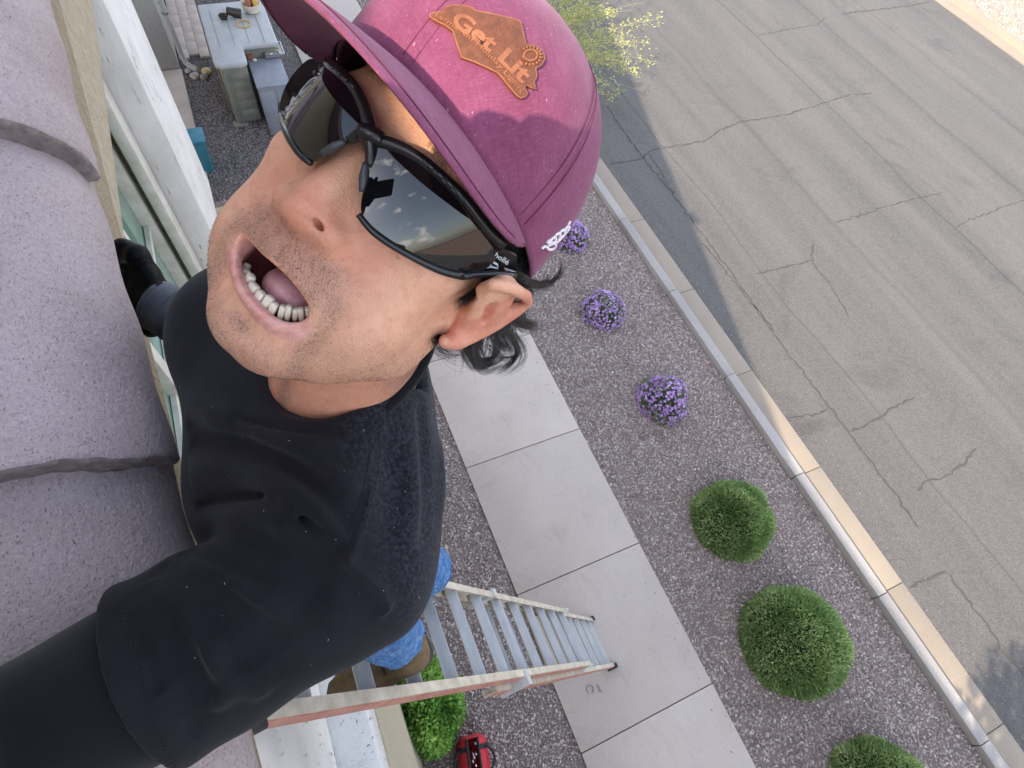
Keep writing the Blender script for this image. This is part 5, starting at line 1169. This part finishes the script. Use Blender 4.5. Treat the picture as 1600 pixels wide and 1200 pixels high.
def cut(P, d):
    ax = (P - w3(COLC)) @ CN.astype(np.float32); q = (P - w3(COLC)) - ax[:, None] * CN.astype(np.float32); rad = np.sqrt((q * q).sum(1))
    d = smax(d, -np.maximum(rad - (COLR - .004) - .15 * np.maximum(ax, 0), -.05 - ax), .008)         # neck opening
    d = smin(d, np.sqrt((rad - COLR) ** 2 + (ax * .55) ** 2) - .0065, .006)                       # ribbed collar band
    h = (P - w3(HEM)) @ ARMD; near = np.sqrt((((P - w3(HEM)) - h[:, None] * ARMD) ** 2).sum(1)) < .14
    d = np.where(near, smax(d, h, .004), d)
    return np.maximum(d, -1.10 - P[:, 2])
def trace(f, u, v, d0=.15, d1=1.2):
    r_ = ray(u, v).astype(np.float32); t = d0
    for _ in range(90):
        s_ = float(f((r_ * t)[None])[0])
        if s_ < .0004: break
        t += max(s_ * .7, .0005)
        if t > d1: return None
    return r_ * t
FOLDS = [([(250, 872), (300, 892), (350, 925), (395, 962), (430, 990)], -.008, .008), ([(238, 884), (270, 915), (305, 960), (330, 1010)], -.009, .007), ([(214, 912), (236, 960), (262, 1015), (270, 1060)], -.008, .006),
    ([(275, 640), (300, 668), (340, 690), (390, 700)], -.006, .008), ([(290, 610), (330, 640), (372, 655)], .006, .010), ([(440, 830), (480, 870), (500, 910), (490, 950)], -.006, .010), ([(300, 830), (360, 830), (420, 850), (470, 890), (500, 935)], -.005, .012), ([(610, 700), (620, 760), (612, 830)], -.005, .009), ([(330, 1120), (350, 1080), (345, 1040), (325, 1000)], .007, .010),  # image polyline, height (m), width (m)
    ([(262, 770), (300, 737), (339, 722), (384, 730), (432, 755), (474, 788), (510, 827), (531, 854)], .011, .016), ([(264, 845), (272, 815), (300, 791), (345, 779), (405, 770), (437, 777), (470, 802), (500, 832), (524, 856), (541, 870)], -.008, .0065),
    ([(268, 862), (300, 815), (350, 800), (410, 795), (450, 815), (480, 850)], .006, .014), ([(324, 655), (375, 662), (432, 690), (480, 712), (525, 748), (556, 775)], .007, .012), ([(300, 690), (370, 690), (430, 715), (490, 745), (530, 785), (545, 830)], -.008, .012),
    ([(366, 652), (408, 664), (450, 670), (510, 674), (568, 666)], -.004, .005), ([(400, 675), (470, 688), (540, 690)], .004, .008), ([(581, 650), (583, 710), (574, 755), (559, 815), (538, 862)], -.0035, .0032), ([(589, 660), (591, 712), (582, 760), (566, 820), (546, 866)], .003, .004),
    ([(236, 892), (262, 930), (297, 975), (325, 1020), (370, 1065), (420, 1090)], .009, .010), ([(246, 878), (286, 905), (330, 950), (375, 1000), (420, 1030)], -.009, .010), ([(225, 905), (250, 950), (282, 1000), (306, 1050), (312, 1110), (300, 1160)], -.009, .009), ([(208, 925), (230, 985), (256, 1048), (262, 1090)], .007, .009), ([(196, 930), (214, 985), (236, 1040), (250, 1085)], -.007, .008),
    ([(243, 862), (290, 880), (340, 915), (400, 945), (460, 960)], .007, .012), ([(262, 852), (320, 862), (380, 885), (430, 910)], -.006, .010), ([(551, 873), (584, 888), (610, 910), (625, 936), (629, 966)], -.008, .007), ([(520, 868), (545, 888), (572, 908), (598, 934), (612, 962)], .010, .012), ([(482, 868), (519, 897), (549, 914), (575, 934), (602, 960)], -.011, .012),
    ([(565, 880), (600, 892), (630, 888), (655, 876)], -.006, .008), ([(660, 630), (664, 690), (672, 790), (668, 860)], -.006, .010), ([(640, 640), (644, 700), (650, 790), (640, 860)], .005, .012), ([(683, 640), (688, 720), (690, 820)], .004, .008), ([(330, 1085), (360, 1040), (400, 1010), (450, 1000)], -.004, .014), ([(600, 850), (620, 800), (615, 740), (605, 690)], -.004, .014)]
FP = []
for pl, am, wd_ in FOLDS:
    Q = [trace(torso, u, v) for u, v in smooth_line(pl, 14)]; Q = [q for q in Q if q is not None]
    if len(Q) > 1: FP.append((np.array(Q, np.float32), am, wd_))
def pline_t(P, Q):
    d = np.full(len(P), 1e9, np.float32); tt = np.zeros(len(P), np.float32); n = len(Q) - 1
    for i in range(n):
        ba = Q[i + 1] - Q[i]; pa = P - Q[i]; t = np.clip(pa @ ba / (ba @ ba + 1e-12), 0, 1); e = np.sqrt(((pa - t[:, None] * ba) ** 2).sum(1)); k = e < d; d = np.where(k, e, d); tt = np.where(k, (i + t) / n, tt)
    return d, tt
def shirt_sdf(P):
    d = torso(P); nr_ = np.abs(d) < .06
    if nr_.any():
        Pn = P[nr_]; e = np.zeros(len(Pn), np.float32)
        for Q, am, wd_ in FP:
            am, wd_ = (am * 1.45, wd_ * .72) if am < 0 else (am, wd_)
            lo, hi = Q.min(0) - 3 * wd_, Q.max(0) + 3 * wd_; k = ((Pn > lo) & (Pn < hi)).all(1)
            if k.any():
                dd, tt = pline_t(Pn[k], Q); tp = np.sqrt(np.clip(np.sin(np.pi * np.clip(tt, 0, 1)), 0, 1)); e[k] += tp * am * 2.6 * ((.35 * np.exp(-(dd / wd_) ** 2) + .75 * np.exp(-np.abs(dd) / (wd_ * .6))) if am < 0 else .62 * np.exp(-(dd / wd_) ** 2))
        s = .0022 * np.sin(38 * Pn[:, 0] + 21 * Pn[:, 2] + 5 * np.sin(17 * Pn[:, 1])) * np.sin(25 * Pn[:, 1] - 31 * Pn[:, 2]) + .004 * np.sin(14 * Pn[:, 2] + 9 * Pn[:, 0])
        d[nr_] -= np.clip(e, -.010, .016) + s
    return cut(P, d)
h_ = .0033
W, F = surfnets(shirt_sdf, np.arange(-.60, .0, h_, dtype=np.float32), np.arange(-.38, .17, h_, dtype=np.float32), np.arange(-1.14, -.28, h_, dtype=np.float32), lip=1.6)
Wl = relax(W, F, 1, .5); sme = mesh('shirt', Wl + np.array([0, 0, CH]), F, True)
uv = proj(Wl + np.array([0, 0, CH])); bk_ = sstep(-.03, .03, Wl[:, 1]) * sstep(-1.0, -.5, Wl[:, 2]); fattr(sme, 'dust', np.clip(bk_ * .8 + .04, 0, 1))
shirt = obj('shirt', sme, 'black_jersey', person); shirt['label'] = 'black T-shirt, dusty over the back of the shoulder'
SHV = BVHTree.FromPolygons([Vector(p) for p in Wl + np.array([0, 0, CH])], [tuple(int(i) for i in f) for f in F])
def on_shirt(u, v, off):
    d = Vector(ray(u, v)).normalized(); hh = SHV.ray_cast(camv, d)
    if hh[0] is None: return None
    n = hh[1] if hh[1].dot(d) < 0 else -hh[1]; return np.array(hh[0] + n * off)
simple('seam_thread', (.006, .006, .008), None, rough=.9)
def seam(pl, dash=True):
    A = smooth_line(pl, int(len(pl) * 16)); Q = [on_shirt(u, v, .0003) for u, v in A]; m = MB()
    for i in range(0, len(Q) - 1, 2 if dash else 1):
        if Q[i] is not None and Q[i + 1] is not None and np.linalg.norm(Q[i] - Q[i + 1]) < .02: m.tube([Q[i], Q[i + 1]], .0005, 5)
    if m.v: tag(m.build('seam', 'seam_thread', shirt), kind='stuff')
seam([(577, 652), (578, 710), (570, 755), (554, 815), (533, 858)]); seam([(591, 652), (594, 712), (586, 760), (570, 820), (552, 862)]); seam([(186, 940), (205, 1010), (225, 1080), (250, 1150), (275, 1200)]); seam([(362, 640), (420, 668), (500, 678), (560, 668), (620, 625), (655, 575)])
cb_ = MB(); ca_ = np.linspace(0, 2 * math.pi, 61)
cb_.tube([collar_pt(a, COLR + .004) + CN * .0015 + np.array([0, 0, CH]) for a in ca_], .0068, 10, cap=False); cb_.build('collar', 'black_knit', shirt, smooth=True)
cb_ = MB(); cb_.tube([collar_pt(a, COLR + .009) + CN * .004 + np.array([0, 0, CH]) for a in ca_], .0009, 6, cap=False); cb_.build('collar_seam', 'seam_thread', shirt, smooth=True)
lint = MB()
for k in range(34):
    p = on_shirt(rg.uniform(260, 690), rg.uniform(600, 1050), .0004)
    if p is None: continue
    a = rg.normal(0, 1, 3); a /= np.linalg.norm(a); lint.tube([p, p + a * rg.uniform(.0004, .0016)], .00014, 4)
simple('lint', 'c9c6c2', None, rough=.9); tag(lint.build('lint', 'lint', shirt), kind='stuff')
# long undersleeves
def tubes(name, segs, mat, res, lo, hi, wr=0.0, parent=None, k=.02):
    def f(P):
        d = None
        for a, b, ra, rb in segs: e = rcone(P, a, b, ra, rb); d = e if d is None else smin(d, e, k)
        if wr: d = d - wr * np.sin(60 * P[:, 0] + 45 * P[:, 2]) * np.sin(52 * P[:, 1] - 40 * P[:, 2] + 2 * np.sin(30 * P[:, 0]))
        return d
    W, F = surfnets(f, *[np.arange(a, b, res, dtype=np.float32) for a, b in zip(lo, hi)]); return obj(name, mesh(name, relax(W, F, 2, .4) + np.array([0, 0, CH]), F, True), mat, parent or person)
tubes('undersleeve', [(np.array(SHL) + ARMD * .12, ELB, .066, .060), (ELB, HND, .046, .032)], 'black_knit', .005, tuple(np.minimum.reduce([np.array(SHL), np.array(ELB), np.array(HND)]) - .08), tuple(np.maximum.reduce([np.array(SHL), np.array(ELB), np.array(HND)]) + .08), .0014)
tubes('undersleeve', [(np.array(SHR) * .5 + np.array(ELR) * .5, ELR, .06, .052), (ELR, np.array(WRR) * .72 + np.array(ELR) * .28, .05, .038)], 'black_knit', .006, (-.72, -.22, -.92), (-.44, .08, -.60), .002)
# glove on the roof edge
dz = np.array([0, 0, -CH]); gp = lambda u, v, d: at_d(u, v, d) + dz
CF0, CF1 = gp(276, 492, .83), gp(243, 476, .83); KN = gp(214, 448, .84)
fing = []
for i, (u, v) in enumerate(((196, 412), (200, 440), (208, 468), (220, 495))):
    k0 = gp(u + 18, v + 14, .845 + .004 * i); k1 = gp(u - 12, v - 4, .862); k2 = gp(u - 30, v + 12, .90); fing += [(CF1, k0, .02, .016), (k0, k1, .0145, .013), (k1, k2, .013, .011)]
thumb = [(CF1, gp(232, 432, .815), .022, .0165), (gp(232, 432, .815), gp(214, 400, .80), .0165, .0150), (gp(214, 400, .80), gp(192, 388, .805), .0145, .0125), (gp(192, 388, .805), gp(178, 394, .825), .0125, .010)]
def glove_sdf(P):
    d = rcone(P, CF1, KN, .034, .036)
    for a, b, ra, rb in fing + thumb: d = smin(d, rcone(P, a, b, ra, rb), .008)
    # knuckle creases
    w_ = pline(P, [gp(222, 412, .80), gp(205, 392, .80)]); return d - .0012 * np.sin(P @ w3((ray(200, 380) - ray(235, 440)) / np.linalg.norm(ray(200, 380) - ray(235, 440))) * 900) * np.exp(-(w_ / .02) ** 2) - .0012 * np.sin(170 * P[:, 0] + 120 * P[:, 2]) * np.sin(150 * P[:, 1] + 60 * P[:, 0])
W, F = surfnets(glove_sdf, *[np.arange(a, b, .0028, dtype=np.float32) for a, b in zip(np.minimum(CF1, KN) - .11, np.maximum(CF1, KN) + .09)])
glove = obj('glove', mesh('glove', relax(W, F, 1) + np.array([0, 0, CH]), F, True), 'glove_nitrile', person); glove['label'] = 'black work glove gripping the roof edge'
cm = MB(); t_ = np.linspace(0, 1, 15); cax = (CF0 - CF1)
cm.tube([CF1 + cax * s + np.array([0, 0, CH]) for s in t_], [.0375 + .0016 * math.sin(i * 2.4) + .003 * (i > 11) for i in range(15)], 28); obj_c = cm.build('cuff', 'glove_knit', glove, smooth=True)
tagp = [gp(271, 484, .80), gp(277, 485, .80), gp(276, 503, .80), gp(270, 502, .80)]
MB().add([p + np.array([0, 0, CH]) for p in tagp] + [p + np.array([0, 0, CH]) + ray(270, 490) * .002 for p in tagp], [(0, 1, 2, 3), (7, 6, 5, 4), (0, 4, 5, 1), (1, 5, 6, 2), (2, 6, 7, 3), (3, 7, 4, 0)]).build('size_tag', simple('tag_white', 'cfcfd2', 'dedee0', 40, .7), glove)
# ---- jeans and boots
def m_denim():
    g = NT('denim'); c = g.co(); base = g.ramp(g.noise(30, 6, .7, c), [(.25, srgb('35598a')), (.5, srgb('5079ab')), (.8, srgb('7f9fc4'))])
    base = g.mix(base, srgb('b4c4d6'), g.ramp(g.noise(45, 6, .75, g.co(scale=(1.6, 1.6, .5))), [(.52, (0,) * 3), (.74, (.75,) * 3)])); base = g.mix(base, srgb('233f66'), g.math('MULTIPLY', g.ramp(g.noise(160, 4, .7, g.co(scale=(1, 1, .4))), [(.5, (0,) * 3), (.68, (1,) * 3)]), .55))
    g.set(Base_Color=base, Roughness=.95); g.b.inputs['Specular IOR Level'].default_value = .15; g.bump(g.math('ADD', g.noise(90, 5, .7, g.co(scale=(1, 1, .5))), g.noise(500, 3, .6, c)), .8, .004)
m_denim(); simple('suede', '5d4933', '76603f', 60, .9, .6, 300, .002); simple('sole', '3a352f', '4d473f', 40, .85, .3, 200, .002); simple('denim_stitch', '9fb6cf', None, rough=.9)
rB = lp(S0 - .3048, 0, .04); rC = lp(S0 - 2 * .3048, 0, .04)
zb1 = rB[2] + .022 - CH; zb2 = rC[2] + .022 - CH
def leg(name, pts, rs, zcut, seed):
    def f(P):
        d = None
        for i in range(len(pts) - 1): e = rcone(P, pts[i], pts[i + 1], rs[i], rs[i + 1]); d = e if d is None else smin(d, e, .03)
        q = P - w3(pts[-1]); d = d - .012 * (1 - np.abs(np.sin(38 * P[:, 2] + 12 * P[:, 0] + 14 * P[:, 1] + seed + 2 * np.sin(20 * P[:, 0])))) * np.exp(-((P[:, 2] - zcut - .12) / .2) ** 2) - .004 * np.sin(60 * P[:, 0] + 40 * P[:, 2] + seed) * np.sin(55 * P[:, 1])
        d = np.maximum(d, (zcut - P[:, 2])); return np.maximum(d, -np.maximum(d + .004, P[:, 2] - zcut - .05))
    lo = np.min(pts, 0) - .14; hi = np.max(pts, 0) + .14; W, F = surfnets(f, *[np.arange(a, b, .007, dtype=np.float32) for a, b in zip(lo, hi)], lip=1.6)
    return W, F
def boot(toe, heel, zs_, name):
    t = np.array(toe) - np.array(heel); Lb = np.linalg.norm(t[:2]); fx = np.array([t[0], t[1], 0]) / Lb; sx = np.array([-fx[1], fx[0], 0]); O = np.array([heel[0], heel[1], zs_])
    e = empty(name, tuple(O + np.array([0, 0, CH]))); e.parent = person; M = Matrix((( fx[0], sx[0], 0), (fx[1], sx[1], 0), (0, 0, 1))); e.rotation_euler = M.to_euler()
    k = Lb / .32
    def f(P):
        d = rcone(P, (.06, 0, .05), (.24, .005, .045), .047, .044); d = smin(d, ell(P, (.25, .006, .04), (.07, .052, .042)), .02); d = smin(d, rcone(P, (.055, 0, .05), (.06, 0, .22), .043, .052), .03); d = smin(d, rcone(P, (.1, 0, .10), (.19, .003, .07), .04, .042), .025)
        return smax(d, .012 - P[:, 2], .004)
    W, F = surfnets(f, np.arange(-.02, .36, .005, dtype=np.float32), np.arange(-.08, .09, .005, dtype=np.float32), np.arange(0, .3, .005, dtype=np.float32)); W = relax(W, F, 2, .4); W[:, 0] *= k; W[:, 1] *= k * 1.15
    obj('upper', mesh('upper', W, F, True), 'suede', e)
    ol = [(-.005, 0), (.0, .03), (.03, .045), (.1, .043), (.18, .05), (.25, .058), (.295, .047), (.325, .02), (.328, -.005), (.31, -.032), (.26, -.046), (.18, -.042), (.1, -.038), (.03, -.043), (.0, -.03)]
    MB().prism([(x * k, y * k * 1.18) for x, y in ol], 0, .024).build('sole', 'sole', e, bevel=.005)
    MB().tube([(.125 * k, y, .142 - 6 * y * y) for y in np.linspace(-.03, .03, 7)], .004, 6).build('lace', 'black_rubber', e); MB().tube([(.15 * k, y, .128 - 6 * y * y) for y in np.linspace(-.03, .03, 7)], .004, 6).build('lace', 'black_rubber', e)
    MB().box((.17, .046, .045), (.195, .054, .052)).build('side_tag', 'black_rubber', e)
    return e
toe1 = at_z(516, 1090, CH + zb1); hl1 = at_z(672, 1008, CH + zb1); b1 = boot(toe1, hl1, zb1, 'boot'); b1['label'] = 'brown suede boot on the upper rung'
d_ = (toe1 - hl1); hl2 = at_z(694, 884, CH + zb2); toe2 = hl2 + d_ * .97; b2 = boot(toe2, hl2, zb2, 'boot'); b2['label'] = 'brown boot on the lower rung'
jm = []
an1 = hl1 + d_ * .26 + dz + np.array([-.05, 0, 0]); an2 = hl2 + d_ * .22 + dz
p1 = [np.array([-.28, -.09, -1.05]), np.array([-.245, -.06, -1.6]), np.array([an1[0], an1[1], zb1 + .12])]; p2 = [np.array([-.42, -.08, -1.05]), np.array([-.41, .0, -1.7]), np.array([an2[0], an2[1], zb2 + .08])]
W1, F1 = leg('j', p1, [.085, .075, .080], zb1 + .15, 0.3); W2, F2 = leg('j', p2, [.085, .078, .098], zb2 + .07, 2.1)
jeans = empty('jeans'); jeans.parent = person; jeans['label'] = 'faded blue jeans'
for W_, F_ in ((W1, F1), (W2, F2)): obj('trouser_leg', mesh('trouser_leg', relax(W_, F_, 1) + np.array([0, 0, CH]), F_, True), 'denim', jeans)
obj('seat', mesh('seat', *(lambda W, F: (relax(W, F, 1) + np.array([0, 0, CH]), F))(*surfnets(lambda P: smin(rcone(P, (-.29, -.085, -1.08), (-.41, -.08, -1.08), .10, .10), rcone(P, (-.34, -.08, -.96), (-.35, -.08, -1.08), .11, .11), .03), *[np.arange(a, b, .01, dtype=np.float32) for a, b in ((-.55, -.15), (-.24, .08), (-1.25, -.80))])), True), 'denim', jeans)
for zc, pp_, rr0 in ((zb1 + .15, p1[-1], .082), (zb2 + .07, p2[-1], .094)):
    for dz_, mt, r_ in ((.004, 'denim', .0042), (.016, 'denim_stitch', .0012), (.022, 'denim_stitch', .0012)):
        MB().tube([(pp_[0] + (rr0 + .002) * math.cos(a), pp_[1] + (rr0 + .002) * math.sin(a), zc + dz_ + CH + .004 * math.sin(5 * a)) for a in np.linspace(0, 6.283, 40)], r_, 6).build('hem' if mt == 'denim' else 'hem_stitch', mt, jeans, smooth=True)
# ---- phone held just behind the lens, left hand round it
ph = empty('smartphone', (0, 0, CH)); ph.matrix_world = camo.matrix_world.copy(); tag(ph, 'dark smartphone held up at the lens that takes the picture', 'phone')
simple('phone_black', (.012, .012, .014), None, rough=.25)
body_ = MB().prism([(x - .055, y - .005) for x, y in rr(.077, .036, .008)], .006, .0138).build('body', 'phone_black', ph, bevel=.0015)

def hand_sdf(P):                                  # camera-local metres: x right, y up, z back
    d = rcone(P, (-.125, -.085, -.01), (-.118, -.035, .022), .027, .026); d = smin(d, ell(P, (-.112, -.02, .026), (.03, .042, .016)), .015)
    for i in range(4):                            # four fingers round the back and over the top edge
        x = -.128 + i * .021; d = smin(d, rcone(P, (x, .0, .026), (x + .003, .034, .024), .0095, .009), .006); d = smin(d, rcone(P, (x + .003, .034, .024), (x + .004, .042, .006), .009, .008), .005); d = smin(d, rcone(P, (x + .004, .042, .006), (x + .003, .032, -.002 - .001 * (i % 2)), .008, .0065), .004)
    d = smin(d, rcone(P, (-.105, -.05, .014), (-.088, -.052, .0), .013, .0105), .008); return smin(d, rcone(P, (-.088, -.052, .0), (-.07, -.036, -.004), .0105, .008), .004)
W, F = surfnets(hand_sdf, *[np.arange(a, b, .003, dtype=np.float32) for a, b in ((-.17, -.02), (-.13, .07), (-.04, .06))])
gl2 = obj('glove', mesh('glove', relax(W, F, 1) @ np.array(camo.matrix_world.to_3x3()).T + np.array([0, 0, CH]), F, True), 'glove_nitrile', person); gl2['label'] = 'black work glove holding the phone'
